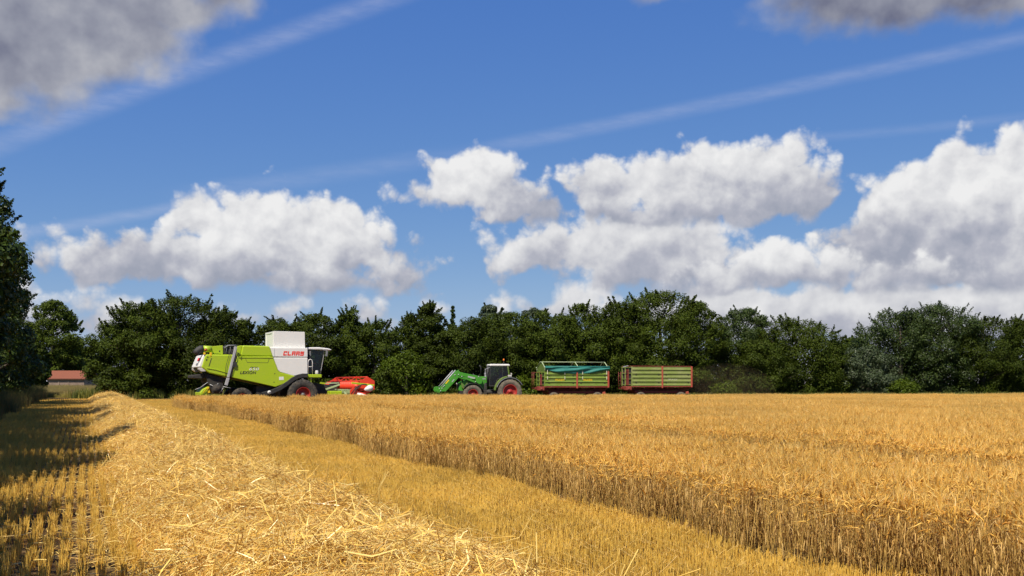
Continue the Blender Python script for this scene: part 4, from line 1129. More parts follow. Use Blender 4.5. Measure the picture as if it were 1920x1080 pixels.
    # platform, rail, water tank, ladder
    b = MB(); a, c = A(1195, 515, -1.5), A(1330, 546, -1.5); b.span((a[0], -1.5, c[1]), (c[0], -.6, a[1])); b.span((a[0] + .18, -1.4, c[1] - .35), (a[0] + .3, -1.3, c[1])); b.build('platform', M['lime'], root, .03)
    path = []
    for zx, zy in ((1202, 514), (1202, 400), (1207, 380), (1222, 372), (1237, 380), (1242, 400), (1242, 514)): p = A(zx, zy, -1.45); path.append((p[0], -1.45, p[1]))
    b = MB(); b.tube(path, .028, 8)
    for zy in (443,): p, q = A(1202, zy, -1.45), A(1242, zy, -1.45); b.tube([(p[0], -1.45, p[1]), (q[0], -1.45, q[1])], .022, 8)
    b.build('hand_rail', M['white'], root)
    b = MB(); a, c = A(1271, 478, -1.4), A(1297, 514, -1.4); b.span((a[0], -1.45, c[1]), (c[0], -1.25, a[1])); b.build('water_tank', M['white'], root, .05)
    # black fender belt and its round sticker
    path = P([(1197, 527), (1150, 526), (1100, 537), (1055, 562), (1000, 603), (930, 650), (860, 680), (770, 705)], -1.55)
    b = MB(); b.strip(path, .27, -1.62, -1.2); o = b.build('fender', M['black'], root, .03)
    b = MB(); b.strip(path, .27, 1.2, 1.6); b.build('fender', M['black'], root, .03)
    s = MB(); p = A(834, 685, -1.63); s.tube([(p[0], -1.632, p[1]), (p[0], -1.61, p[1])], .115, 24); so = s.build('sticker', M['white'], o)
    t, wd = lettering('25', .10, 0, M['ink'], o, (p[0] - .06, -1.634, p[1] - .05), (math.pi / 2, 0, 0), .01)
    # grey bar with hoses, unloading spout, boxes on the roof line
    b = MB(); a, c = A(519, 252, -1.66), A(424, 620, -1.66); m_ = A(444, 545, -1.66)
    b.bar((a[0], -1.62, a[1]), (m_[0], -1.62, m_[1]), .08, .16); b.bar((m_[0] + .0, -1.62, m_[1] - .02), (c[0], -1.62, c[1]), .06, .20)
    o = b.build('folding_bar', M['steel'], root, .02)
    s = MB()
    for dx in (-28, -40, 16):
        pts = [(A(515 + dx, 275, -1.72)), A(500 + dx * 1.3, 350, -1.72), A(472 + dx * 1.2, 440, -1.72), A(450 + dx * .8, 540, -1.72)]
        s.tube([(x, -1.66, z) for x, z in pts], .016, 6)
    p = A(508, 420, -1.72); s.box((p[0], -1.62, p[1]), (.22, .10, .3))
    p = A(545, 325, -1.70); q = A(525, 300, -1.7); r = A(575, 330, -1.7); s.tube([(q[0], -1.7, q[1]), (p[0], -1.72, p[1]), (r[0], -1.6, r[1])], .018, 6)
    s.build('hose', M['black'], o)
    yy = -1.05; a, c = A(283, 277, yy), A(205, 274, yy); b = MB(); b.tube([(a[0], yy, a[1]), (c[0], yy, c[1])], .21, 18); o = b.build('unloading_pipe', M['lime'], root)
    pts = [A(207, 275, yy), A(186, 276, yy), A(165, 286, yy), A(148, 302, yy), A(132, 322, yy)]; b = MB(); b.tube([(x, yy, z) for x, z in pts], [.235, .235, .225, .215, .20], 18); b.build('rubber_spout', M['black'], o)
    s = MB(); p = A(232, 283, yy - .25); s.tube([(p[0], yy - .28, p[1]), (p[0], yy - .18, p[1])], .08, 12); s.build('end_cap', M['rimred'], o)
    b = MB(); b.prism(P([(287, 250), (393, 240), (396, 326), (313, 318), (300, 300), (285, 300)], -1.2), -1.2, -.4); o = b.build('auger_box', M['lime'], root, .02)
    s = MB(); p = A(362, 295, -1.2); s.tube([(p[0], -1.21, p[1]), (p[0], -1.19, p[1])], .045, 10); s.build('hole', M['ink'], o)
    for zx, zy, hgt in ((277, 330, 46), (218, 318, 22)):
        b = MB(); p = A(zx, zy, -1.4); b.box((p[0], -1.45, p[1]), (.12, .10, hgt / 146 * .95)); b.build('marker_bracket', M['yellow'], root, .01)
    # straw chopper, chaff spreader, tail plate
    b = MB(); b.prism(P([(222, 500), (420, 548), (400, 600), (390, 700), (300, 700), (250, 590)], -1.25), -1.25, 1.25); o = b.build('straw_chopper', M['dark'], root, .04)
    s = MB()
    for a, c in (((250, 590), (180, 640)), ((180, 640), (130, 660)), ((270, 610), (330, 640)), ((350, 600), (300, 650)), ((400, 640), (360, 690)), ((395, 630), (470, 645)), ((330, 620), (400, 690))):
        p, q = A(*a, -1.3), A(*c, -1.3); s.tube([(p[0], -1.3, p[1]), (q[0], -1.3, q[1])], .022, 6)
    s.build('linkage', M['steel'], o)
    s = MB(); p = A(335, 650, -1.28); s.lathe([(.02, -.08), (.28, -.06), (.28, .05), (.02, .05)], (p[0], -1.28, p[1]), 20); s.build('belt_pulley', M['tyre'], o)
    b = MB(); b.prism(P([(178, 690), (205, 655), (255, 628), (268, 634), (250, 690), (245, 720), (178, 720)], -1.1), -1.1, 1.0); o = b.build('chaff_spreader', M['lime'], root, .05)
    s = MB(); p, q = A(205, 690, -1.1), A(245, 642, -1.1); s.bar((p[0], -1.105, p[1]), (q[0], -1.105, q[1]), .02, .03); p, q = A(252, 635, -1.1), A(262, 690, -1.1); s.bar((p[0], -1.08, p[1]), (q[0], -1.08, q[1]), .1, .14); s.build('spreader_edge', M['yellow'], o)
    b = MB(); b.prism(P([(100, 522), (220, 510), (250, 520), (245, 548), (190, 558), (104, 552)], -1.0), -1.0, .9); b.build('tail_plate', M['dark'], root, .04)
    # wheels
    tm = (M['tyre'], M['rimred'], M['grey'])
    for y, sd in ((-1.5, -1), (1.4, 1)):
        wheel(root, (0, y, .97), .97, .62, .47, tm, sd, 22)
    for y, sd in ((-1.42, -1), (1.32, 1)):
        wheel(root, (-3.85, y, .70), .70, .46, .34, tm, sd, 20)
    # feeder house, coloured dark to stand in for a shaded gap
    b = MB(); b.prism([(.4, 1.15), (.6, 1.75), (2.55, 1.55), (2.6, .85), (2.3, .75)], -.7, .7); b.build('feeder_house', M['dark'], root, .03)
    # header: a trough across the machine with reel, auger, dividers
    hd = empty('header', (0, 0, 0)); hd.parent = root
    y0, y1 = -3.72, 3.72
    b = MB(); b.prism([(2.56, 1.30), (2.62, 1.30), (2.68, 1.0), (3.05, .72), (4.05, .70), (4.05, .66), (3.0, .66), (2.60, .95)], y0, y1); b.build('trough', M['pale'], hd)
    b = MB(); b.tube([(3.0, y0 + .05, 1.50), (3.0, y1 - .05, 1.50)], .12, 18)
    n = 13
    for i in range(n):           # flights of the intake auger
        y = y0 + .15 + (y1 - y0 - .3) * i / n; d = .17 if y < 0 else -.17
        b.tube([(3.0, y, 1.50), (3.0 + .02, y + d, 1.50), (3.0, y + d * 1.7, 1.50)], [.31, .21, .12], 18)
    b.build('auger', M['red'], hd)
    cx, cz, rr = 3.72, 1.58, .52
    for y in (y0 + .12, y0 + 2.5, y0 + 4.9, y1 - .12):
        end = abs(y) > 3.4
        b = MB(); hexa = [(cx + rr * 1.05 * math.cos(math.pi / 6 + i * math.pi / 3), cz + rr * 1.05 * math.sin(math.pi / 6 + i * math.pi / 3)) for i in range(6)]
        if end: b.prism(hexa, y - .03, y + .03)
        else:
            for i in range(6): b.bar((cx, y, cz), (hexa[i][0], y, hexa[i][1]), .05, .06)
            for i in range(6): a, c = hexa[i], hexa[(i + 1) % 6]; b.bar((a[0], y, a[1]), (c[0], y, c[1]), .05, .05)
        b.build('reel_star', M['red'], hd)
    b = MB(); b.tube([(cx, y0, cz), (cx, y1, cz)], .12, 14); b.build('reel_shaft', M['red'], hd)
    for i in range(6):
        a = math.pi / 6 + i * math.pi / 3; X, Z = cx + rr * math.cos(a), cz + rr * math.sin(a)
        b = MB(); b.tube([(X, y0 + .1, Z), (X, y1 - .1, Z)], .034, 8)
        for k in range(18):
            y = y0 + .2 + (y1 - y0 - .4) * k / 17; b.bar((X, y, Z), (X - .03, y, Z - .16), .008, .008)
        b.build('reel_bat', M['red'], hd)
    # near and far end plates, arms, dividers
    for y, sd in ((y0, -1), (y1, 1)):
        e = MB(); e.prism([(2.55, .66), (2.52, 1.25), (2.75, 1.45), (3.05, 1.2), (3.7, 1.0), (4.5, .72), (4.5, .62)], y - .05, y + .03); e.build('end_plate', M['red'], hd, .01)
        e = MB(); e.bar((2.6, y + sd * .1, 1.72), (4.1, y + sd * .1, 1.56), .08, .12); e.build('reel_arm', M['lime'], hd, .01)
    e = MB()
    prof = [(0, .02), (.08, .09), (.18, .15), (.32, .20), (.46, .20), (.56, .12), (.58, .02)]
    e.tube([(4.15 - .75 + t, y0 - .2, 1.28 + t * .26) for t, _ in prof], [r for _, r in prof], 14)
    e.build('divider_cap', M['white'], hd)
    e = MB(); prof = [(0, .17), (.3, .17), (.7, .11), (1.1, .03)]
    e.tube([(2.95 + t * .9, y0 - .2, .93 - t * .16) for t, _ in prof], [r for _, r in prof], 12)
    e.build('divider_cone', M['white'], hd)
    e = MB(); e.tube([(2.55, y0 - .14, 1.0), (2.9, y0 - .14, 1.45), (3.3, y0 - .14, 1.62), (3.6, y0 - .14, 1.6)], .035, 8); e.tube([(2.7, y0 - .16, .75), (2.85, y0 - .16, 1.3), (3.2, y0 - .16, 1.5)], .03, 8); e.build('hydraulic_hose', M['black'], hd)
    e = MB(); e.span((1.62, -2.35, .78), (2.4, -1.6, 1.2)); e.prism([(2.4, .78), (2.4, 1.05), (2.9, .82), (2.9, .75)], -2.3, -1.65); e.build('gear_case', M['lime'], hd, .06)
    e = MB()
    e.bar((2.45, y0 + .1, .92), (2.45, -1.0, .92), .10, .10); e.bar((2.42, y0 + .1, 1.28), (2.42, y1 - .1, 1.28), .07, .07); e.bar((2.42, -3.3, .9), (2.42, -3.3, 1.3), .06, .06)
    for y in (-3.0, -2.0, -1.4): e.bar((2.43, y, .92), (2.43, y + .2, 1.28), .06, .06)
    e.bar((1.55, -1.5, 1.3), (2.5, -1.5, 1.62), .1, .1); e.bar((1.6, -1.3, 1.7), (2.5, -1.3, 1.72), .08, .08)
    e.build('back_frame', M['pale'], hd)
    e = MB(); e.bar((4.06, y0, .69), (4.06, y1, .69), .06, .05)
    for k in range(60):
        y = y0 + .06 + (y1 - y0 - .12) * k / 59; e.bar((4.06, y, .69), (4.22, y, .68), .03, .02)
    e.build('cutter_bar', M['steel'], hd)
    c_, s_ = math.cos(rz), math.sin(rz)
    lx, ly, lz = fx + .34, 0, fz + .36
    seated_person('driver in a dark shirt seated behind the glass of the combine cab', (ox + c_ * lx - s_ * ly, oy + s_ * lx + c_ * ly, oz + lz), rz, M['shirt'], M['skin'], M['hair'], M['jeans'])
# ---------------------------------------------------------------- tractor with front loader
TR = math.radians(192)


def build_tractor():
    M = machine_mats(); ox, oy = -.40, 83.3; oz = float(terr(ox, oy))
    fr = Frame(ox, oy, oz, TR, (815, 675), 1920 / 170); A = fr.at
    root = empty('tractor', (ox, oy, oz), TR)
    tag(root, 'green tractor with white cab roof and red rims, its front loader lowered towards the left', 'tractor')
    W = .95
    def P(pts, y=W): return fr.poly(pts, y)
    tm = (M['tyre2'], M['rimred'], M['rimred'])
    for y, sd in ((.95, 1), (-.95, -1)): wheel(root, (0, y, 1.02), 1.02, .66, .58, tm, sd, 20)
    fx = A(802, 700, .9)[0]
    for y, sd in ((.92, 1), (-.92, -1)): wheel(root, (fx, y, .79), .79, .52, .42, tm, sd, 18)
    b = MB(); b.span((-.6, -.35, .75), (fx + .5, .35, 1.25)); b.span((-.15, -.7, .85), (.15, .7, 1.15)); b.span((fx - .15, -.7, .65), (fx + .15, .7, .9)); b.span((1.0, -.75, .85), (1.75, .75, 1.2))
    b.tube([(1.45, .75, .95), (1.9, .75, 1.0)], .18, 12); b.tube([(2.0, .62, .7), (1.95, .62, 1.75)], .10, 10)
    for i in range(6): b.tube([(1.95, .60, .8 + i * .15), (2.0, .72, .8 + i * .15)], .13, 10)
    b.span((fx + .4, -.45, .7), (fx + 1.0, .45, 1.1)); b.build('chassis', M['dark'], root, .02)
    # bonnet
    b = MB(); b.prism([(1.75, 1.25), (1.75, 2.28), (2.3, 2.27), (3.6, 2.0), (4.12, 1.75), (4.2, 1.15), (4.0, .95), (3.4, 1.1)], -.42, .42); o = b.build('bonnet', M['green'], root, .07)
    s = MB()
    for i in range(5): s.span((2.6 + .16 * i, .415, 1.35), (2.7 + .16 * i, .43, 1.75))
    s.build('vent', M['black'], o)
    s = MB(); s.prism(P([(968, 392), (1085, 390), (1080, 410), (975, 412)], .43), .42, .436); s.build('trim', M['steel'], o)
    s = MB(); s.span((4.16, -.36, 1.25), (4.23, .36, 1.7)); s.build('grille', M['black'], o, .02)
    for y in (.26, -.26):
        s = MB(); s.lathe([(.01, -.02), (.08, -.02), (.08, .02)], (0, 0, 0), 14); h = s.build('headlight', M['lamp'], o); h.location = (4.24, y, 1.66); h.rotation_euler = (0, 0, math.pi / 2)
    # cab
    yc = .78
    roof = P([(1170, 128), (1175, 92), (1200, 84), (1565, 86), (1592, 100), (1592, 128)], yc)
    b = MB(); b.prism(roof, -.82, .82); b.build('cab_roof', M['white'], root, .05)
    cab = P([(1178, 128), (1578, 128), (1545, 350), (1330, 400), (1275, 548), (1160, 548)], yc)
    g = MB(); g.prism(cab, -.76, .76); g.build('cab_glass', M['glass'], root)
    b = MB()
    def pil(i, j, w, mm):
        for y in (-.77, .77): mm.bar((cab[i][0], y, cab[i][1]), (cab[j][0], y, cab[j][1]), w, w)
    pil(0, 5, .06, b); pil(5, 4, .08, b); pil(4, 3, .06, b); pil(3, 2, .06, b)
    p, q = A(1440, 130, yc), A(1440, 380, yc)
    for y in (-.77, .77): b.bar((p[0], y, p[1]), (q[0], y, q[1]), .05, .05)
    b.span((cab[2][0], -.72, 1.5), (cab[5][0], .72, 1.62)); b.build('cab_frame', M['black'], root, .01)
    for y in (-.78, .78): p, q = A(1548, 130, yc), A(1572, 310, yc); b = MB(); b.bar((p[0], y, p[1]), (q[0], y, q[1]), .08, .10); b.build('rear_pillar', M['olive'], root, .01)
    b = MB(); sx = A(1420, 400, 0)[0]; b.span((sx - .2, -.26, 1.6), (sx + .28, .26, 1.95)); b.span((sx - .3, -.25, 1.9), (sx - .15, .25, 2.6)); b.tube([(sx + .75, 0, 1.6), (sx + .62, 0, 2.2)], .035, 8)
    vs = [(sx + .62 + .04 * math.sin(a), .2 * math.cos(a), 2.22 + .18 * math.sin(a)) for a in np.linspace(0, 2 * math.pi, 17)]; b.tube(vs, .016, 6); b.build('driver_seat', M['black'], root, .02)
    # exhaust stack, mirrors, beacon, number plate
    b = MB(); p, q = A(1125, 115, .6), A(1125, 560, .6); b.tube([(p[0], .62, q[1]), (p[0], .62, p[1])], .10, 12); p2, q2 = A(985, 145, .5), A(985, 350, .5); b.tube([(p2[0], .3, q2[1]), (p2[0], .3, p2[1]), (p2[0] + .12, .3, p2[1] + .12)], .055, 10); b.build('exhaust_stack', M['black'], root)
    b = MB()
    for zx, zy in ((1068, 290), (1072, 340)): p = A(zx, zy, 1.05); b.box((p[0], 1.05, p[1]), (.10, .22, .16))
    p = A(1072, 250, 1.05); q = A(1078, 360, 1.05); b.tube([(p[0], 1.0, p[1] + .25), (q[0], 1.0, q[1] - .1)], .022, 6); b.tube([(p[0], 1.0, p[1] + .2), (cab[0][0], .77, cab[0][1] - .1)], .018, 6)
    b.build('mirror', M['steel'], root, .01)
    p = A(1462, 85, .7); b = MB(); b.tube([(p[0], .7, p[1] - .45), (p[0], .7, p[1] + .26)], .022, 6); o = b.build('beacon_post', M['black'], root); q = MB(); q.tube([(p[0], .7, p[1] + .26), (p[0], .7, p[1] + .40), (p[0], .7, p[1] + .44)], [.065, .06, .02], 12); q.build('beacon', M['orange'], o)
    b = MB(); p, q = A(1548, 315, .95), A(1628, 352, .95); b.span((min(p[0], q[0]), .93, q[1]), (max(p[0], q[0]), 1.05, p[1])); p = A(1622, 292, .95); b.box((p[0], .95, p[1]), (.1, .1, .12)); b.build('rear_lamp', M['lamp'], root, .01)
    # fenders
    def arc(cx, cz, r, a0, a1, n=16): return [(cx + r * math.cos(a), cz + r * math.sin(a)) for a in np.linspace(a0, a1, n)]
    for y in ((.62, 1.22), (-1.22, -.62)):
        b = MB(); b.strip(arc(0, 1.02, 1.16, math.radians(152), math.radians(18), 20), .05, *y); b.build('rear_fender', M['grey'], root, .01)
        b = MB(); pts = arc(0, 1.02, 1.31, math.radians(80), math.radians(5), 12) + arc(0, 1.02, 1.19, math.radians(5), math.radians(80), 12); b.prism(pts, y[0] + (.0 if y[0] > 0 else .1), y[1] - (.1 if y[0] > 0 else 0)); b.build('fender_panel', M['olive'], root, .02)
        b = MB(); b.strip(arc(fx, .79, .93, math.radians(165), math.radians(40), 16), .035, y[0] + .02, y[1] - .02); b.build('front_fender', M['black'], root)
    # loader: one arm each side, joined by a cross tube
    for y0, y1 in ((.62, .76), (-.76, -.62)):
        yy = y1 if y0 > 0 else y0
        B = lambda pts: fr.poly(pts, .76)
        b = MB(); b.prism(B([(500, 205), (545, 262), (560, 300), (535, 345), (262, 640), (225, 668), (115, 668), (135, 600)]), y0, y1); o = b.build('loader_arm', M['green'], root, .02)
        s = MB(); s.prism(B([(530, 255), (905, 332), (945, 372), (870, 402), (720, 368), (545, 345), (520, 300)]), y0 - .005, y1 + .005); s.build('rear_boom', M['green'], o, .02)
        s = MB(); s.prism(B([(905, 372), (990, 352), (1010, 400), (1000, 500), (940, 512), (880, 470), (870, 430)]), y0 - .012, y1 + .012); s.build('mounting_bracket', M['green'], o, .02)
        s = MB(); pts = B([(560, 345), (875, 470)]); s.bar((pts[0][0], (y0 + y1) / 2, pts[0][1]), (pts[1][0], (y0 + y1) / 2, pts[1][1]), .10, .16); s.build('lift_cylinder_body', M['green'], o)
        s = MB(); pts = B([(702, 350), (855, 386)]); s.bar((pts[0][0], yy + math.copysign(.014, yy), pts[0][1]), (pts[1][0], yy + math.copysign(.014, yy), pts[1][1]), .02, .12); s.build('lettering_plate', M['steel'], o)
        s = MB(); pts = B([(440, 218), (140, 560)]); s.tube([(pts[0][0], (y0 + y1) / 2, pts[0][1]), (pts[1][0], (y0 + y1) / 2, pts[1][1])], .045, 10); s.build('tilt_cylinder', M['steel'], o)
        s = MB(); pts = B([(445, 210), (480, 240), (510, 205)]); s.prism(pts + [(pts[1][0], pts[1][1] - .1)], y0 + .02, y1 - .02); s.build('knee_link', M['green'], o)
        s = MB(); s.prism(B([(292, 410), (310, 428), (245, 505), (222, 500)]), yy - .002, yy + math.copysign(.006, yy)); s.build('sticker', M['yellow'], o)
        s = MB(); s.prism(B([(405, 402), (420, 412), (372, 470), (357, 462)]), yy - .002, yy + math.copysign(.005, yy)); s.build('sticker', M['steel'], o)
        s = MB()
        for zx, zy in ((505, 308), (430, 318), (575, 350), (930, 352), (865, 462), (185, 560), (205, 545), (125, 655), (100, 605), (155, 600)):
            p = fr.at(zx, zy, .76); s.tube([(p[0], yy - .01, p[1]), (p[0], yy + math.copysign(.03, yy), p[1])], .045, 10)
        s.build('pin', M['steel'], o)
    b = MB(); p = fr.at(400, 440, .7); b.tube([(p[0], -.66, p[1]), (p[0], .66, p[1])], .09, 12); p = fr.at(190, 640, .7); b.tube([(p[0], -.66, p[1]), (p[0], .66, p[1])], .07, 12); b.build('cross_tube', M['green'], root)
    b = MB(); q = fr.poly([(15, 640), (30, 575), (75, 560), (120, 590), (170, 640), (180, 690), (60, 690)], .72)
    b.prism(q, .50, .60); b.prism(q, -.60, -.50); p = fr.at(70, 650, .7); b.bar((p[0], -.62, p[1]), (p[0], .62, p[1]), .08, .10); p = fr.at(60, 580, .7); b.bar((p[0], -.62, p[1]), (p[0], .62, p[1]), .08, .10); b.build('tool_carrier', M['green'], root, .01)
    b = MB(); q = fr.poly([(560, 470), (620, 520), (640, 590), (600, 610), (575, 580)], .55); b.prism(q, .35, .55); q = fr.poly([(690, 460), (715, 480), (640, 600), (605, 610)], .58); b.prism(q, .45, .58); b.build('front_guard', M['olive'], root, .02)
    # hose loops at the front
    b = MB()
    for k in range(3):
        pts = [fr.at(565 + 6 * k, 470, .4), fr.at(590 + 8 * k, 425 - 6 * k, .4), fr.at(650, 405 - 5 * k, .4), fr.at(740, 430, .4)]
        b.tube([(x, .35 + .05 * k, z) for x, z in pts], .02, 6)
    b.build('hose', M['black'], root)
    b = MB(); b.bar((-.6, 0, .75), (-1.0, 0, .72), .12, .08); b.span((-.75, -.5, .6), (-.6, .5, .95)); b.build('tow_hitch', M['dark'], root)
    b = MB()
    for i in range(3): b.box((1.35, .84, .55 + .32 * i), (.45, .22, .04))
    b.build('step', M['black'], root)
    c_, s_ = math.cos(TR), math.sin(TR); lx, lz = sx + .08, 1.95
    seated_person('driver seated in the tractor cab with bare forearms on the steering wheel', (ox + c_ * lx, oy + s_ * lx, oz + lz), TR, M['shirt'], M['skin'], M['hair'], M['jeans'])
# ---------------------------------------------------------------- the two grain trailers
def build_trailers():
    M = machine_mats(); rz = math.radians(195); c, s_ = math.cos(rz), math.sin(rz)
    def trailer(fx, fy, L, zb, zt, label, green, boards, tarp, crop, scale):
        """fx, fy: world place of the near front corner of the body; L body length; body from zb to zt"""
        # near side is +y (1.2 m); origin under the middle of the body
        ox = fx - (c * L / 2 - s_ * 1.2); oy = fy - (s_ * L / 2 + c * 1.2); oz = float(terr(ox, oy))
        root = empty('grain_trailer', (ox, oy, oz), rz); tag(root, label, 'trailer', 'green and red grain trailers behind the tractor')
        h = L / 2; W = 1.2
        # chassis
        b = MB(); b.span((-h, -.5, zb - .38), (h + .2, -.36, zb - .14)); b.span((-h, .36, zb - .38), (h + .2, .5, zb - .14))
        for x in np.linspace(-h + .1, h - .1, 6): b.span((x - .05, -1.1, zb - .24), (x + .05, 1.1, zb - .13))
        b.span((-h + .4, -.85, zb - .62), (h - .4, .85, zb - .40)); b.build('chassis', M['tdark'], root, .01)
        b = MB(); b.span((-h - .04, -W - .03, zb - .085), (h + .04, W + .03, zb)); b.build('floor_frame', M['tred'], root, .015)
        for x in (h - .85, -h + .95):
            for y, sd in ((1.0, 1), (-1.0, -1)): wheel(root, (x, y, .47), .47, .38, .27, (M['tyre2'], M['tred'], M['grey']), sd, 20)
            b = MB(); b.span((x - .06, -.9, .44), (x + .06, .9, .56)); b.span((x - .5, -.55, .58), (x + .5, -.47, .66)); b.span((x - .5, .47, .58), (x + .5, .55, .66)); b.build('axle', M['tdark'], root)
        # drawbar, headstock, ladder platform
        b = MB(); b.bar((h + .1, .4, .62), (h + 2.0, 0, .55), .1, .12); b.bar((h + .1, -.4, .62), (h + 2.0, 0, .55), .1, .12); b.tube([(h + 1.95, 0, .55), (h + 2.15, 0, .55)], .07, 10); b.build('drawbar', M['tred'], root)
        b = MB(); b.span((h + .02, .55, zb - .34), (h + .55, 1.15, zb - .02)); b.span((h + .05, -.6, zb - .3), (h + .4, .5, zb - .08)); b.tube([(h + .3, 1.16, zb - .2), (h + .3, 1.24, zb - .2)], .09, 12); b.build('headstock', M['tred'], root, .03)
        b = MB(); y = -.15; x = h + .75
        for yy in (y, y + .55): b.tube([(x, yy, zb - .25), (x, yy, zb + 1.25)], .024, 6)
        for k in range(5): b.tube([(x, y, zb - .1 + k * .3), (x, y + .55, zb - .1 + k * .3)], .016, 6)
        b.bar((h + .1, y, zb - .2), (x, y, zb - .2), .05, .05); b.bar((h + .1, y + .55, zb + 1.2), (x, y + .55, zb + 1.2), .03, .03); b.build('ladder', M['ladred'], root)
        # front wall as an open frame with a dark sheet for the shaded inside and solid gable
        b = MB()
        for y in (-1.15, -.4, .35, 1.15): b.span((h - .02, y - .05, zb), (h + .06, y + .05, zt))
        for k in range(4): z = zb + .12 + k * (zt - zb - .2) / 3; b.span((h - .01, -1.1, z - .035), (h + .05, 1.1, z + .035))
        b.build('front_frame', green, root, .01)
        b = MB(); b.span((h - .06, -1.12, zb), (h - .025, 1.12, zt - .12)); b.build('shade_backing', M['dark'], root); b = MB(); b.span((h - .06, -1.12, zt - .12), (h - .025, 1.12, zt + (.0 if not tarp else .30)))
        if tarp: b.xprism([(-1.15, zt + .3), (1.15, zt + .3), (.25, zt + .82), (-.25, zt + .82)], h - .06, h - .025)
        b.build('front_gable', M['olive'], root)
        b = MB(); b.bar((h + .09, .15, zb + .1), (h + .09, .15, zt - .25), .08, .08); b.bar((h + .09, .45, zb + .1), (h + .09, .45, zt - .25), .08, .08); b.build('hydraulic_post', M['ladred'], root)
        # sides: ribbed drop boards between posts
        hz = (zt - zb) / boards
        b = MB(); b.span((-h + .05, W - .05, zb), (h - .03, W - .032, zt)); b.span((-h + .05, -W + .032, zb), (h - .03, -W + .05, zt)); b.build('gap_shade_backing', M['dark'], root)  # dark sheet that colours in the shadow lines between boards
        for sd in (1, -1):
            for x0, x1 in ((-h + .09, -.07), (.07, h - .02)):
                for k in range(boards):
                    z0 = zb + k * hz + .015; z1 = zb + (k + 1) * hz - .015; q = z1 - z0
                    prof = [(W - .03, z0), (W + .005, z0), (W + .005, z0 + .10 * q), (W + .045, z0 + .16 * q), (W + .045, z0 + .30 * q), (W + .005, z0 + .42 * q), (W + .005, z0 + .9 * q), (W + .02, z0 + .95 * q), (W + .02, z1), (W - .03, z1)]
                    b = MB(); b.xprism([(sd * yy, zz) for yy, zz in prof], x0, x1); b.build('side_board', green, root)
            b = MB(); b.span((-.068, sd * (W - .03), zb - .16), (.068, sd * (W + .075), zt + .03)); b.build('side_post', M['postred'], root, .012)
            b = MB(); b.span((-h - .06, sd * (W - .06), zb - .1), (-h + .085, sd * (W + .07), zt + .02)); b.build('rear_post', M['postred'], root, .012)
            b = MB()
            for x in (-h + .35, -.35, .35, h - .35):
                for k in range(1, boards, 2): b.span((x - .06, sd * (W + .005), zb + k * hz - .03), (x + .06, sd * (W + .05), zb + k * hz + .03))
            b.build('latch', M['dark'], root)
        b = MB(); b.span((-h - .03, -1.13, zb), (-h + .03, 1.13, zt)); b.build('tailgate', green, root, .01)
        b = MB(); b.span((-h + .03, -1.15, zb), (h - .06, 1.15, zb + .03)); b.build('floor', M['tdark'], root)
        if not tarp:
            b = MB(); b.span((-h, W - .04, zt), (h, W + .04, zt + .05)); b.span((-h, -W - .04, zt), (h, -W + .04, zt + .05)); b.span((h - .05, -W, zt), (h + .03, W, zt + .05)); b.build('top_rail', M['tred'], root, .01)
            b = MB(); b.box((h + .35, .5, zt + .02), (.5, .12, .05), (0, .25, 0)); b.build('rail_end', M['steel'], root)
        else:
            # hoop frame over the body and the tarpaulin rolled out along the near edge
            zr = zt + .82; b = MB()
            b.tube([(-h, 0.25, zr), (h, 0.25, zr)], .035, 8); b.tube([(-h, -.25, zr), (h, -.25, zr)], .035, 8)
            for x in (-h, -.15, h): b.tube([(x, 1.2, zt + .32), (x, .25, zr), (x, -.25, zr), (x, -1.2, zt + .32)], .035, 8)
            for sd in (1, -1): b.tube([(-h, sd * 1.2, zt + .36), (h + .1, sd * 1.2, zt + .36)], .045, 8)
            for x in (-h, h): b.tube([(x, 1.2, zt), (x, 1.2, zt + .36)], .03, 8); b.tube([(x, -1.2, zt), (x, -1.2, zt + .36)], .03, 8)
            b.build('hoop_frame', M['pale'], root)
            n = 60; m = 9; V = []; Fc = []
            xs = np.linspace(h + .02, -h - .1, n)
            for i, x in enumerate(xs):
                t = i / (n - 1); sag = .22 + .42 * (math.sin(math.pi * min(1, t * 1.02)) ** .9) * (.92 + .08 * math.sin(9 * t))
                for jx in range(m):
                    v = jx / (m - 1); fold = .085 * math.sin(7 * v + 11 * t) * math.sin(math.pi * v) + .03 * math.sin(23 * t + 4 * v)
                    V.append((x, 1.25 + .07 * math.sin(math.pi * v) + fold, zt + .38 - v * sag + .02 * math.sin(15 * t + 2) * v))
            for i in range(n - 1):
                for jx in range(m - 1): Fc.append((i * m + jx, i * m + jx + 1, (i + 1) * m + jx + 1, (i + 1) * m + jx))
            b = MB(); b.add(V, Fc, True); o = b.build('tarpaulin', M['teal'], root); sol = o.modifiers.new('thick', 'SOLIDIFY'); sol.thickness = .012
            b = MB(); b.tube([(h + .02, 1.22, zt + .40), (-h - .1, 1.22, zt + .40)], .07, 10); b.build('tarpaulin_roll', M['teal'], root)
            b = MB()
            for x in (h - .2, h - 1.75, h - 3.35, -h + .18):
                for z0, z1 in ((zt - .25, zt + .12), (zt - .68, zt - .42)): b.span((x - .03, 1.262, z0), (x + .03, 1.275, z1))
            b.build('strap', M['cream'], root)
        for sx in ((h * .70, h * .10) if False else (h * .68, -h * .20)):
            if tarp:
                t, wd = lettering('HILKEN', .20, 0, M['yellow'], root, (sx, 1.2085, zb + hz * 1.50), (math.pi / 2, 0, math.pi), .03); t.scale.x = .80 / wd
            elif sx < 0:
                t, wd = lettering('HILKEN', .13, 0, M['cream'], root, (sx, 1.2085, zb + hz * 1.55), (math.pi / 2, 0, math.pi), .0); t.scale.x = .85 / wd
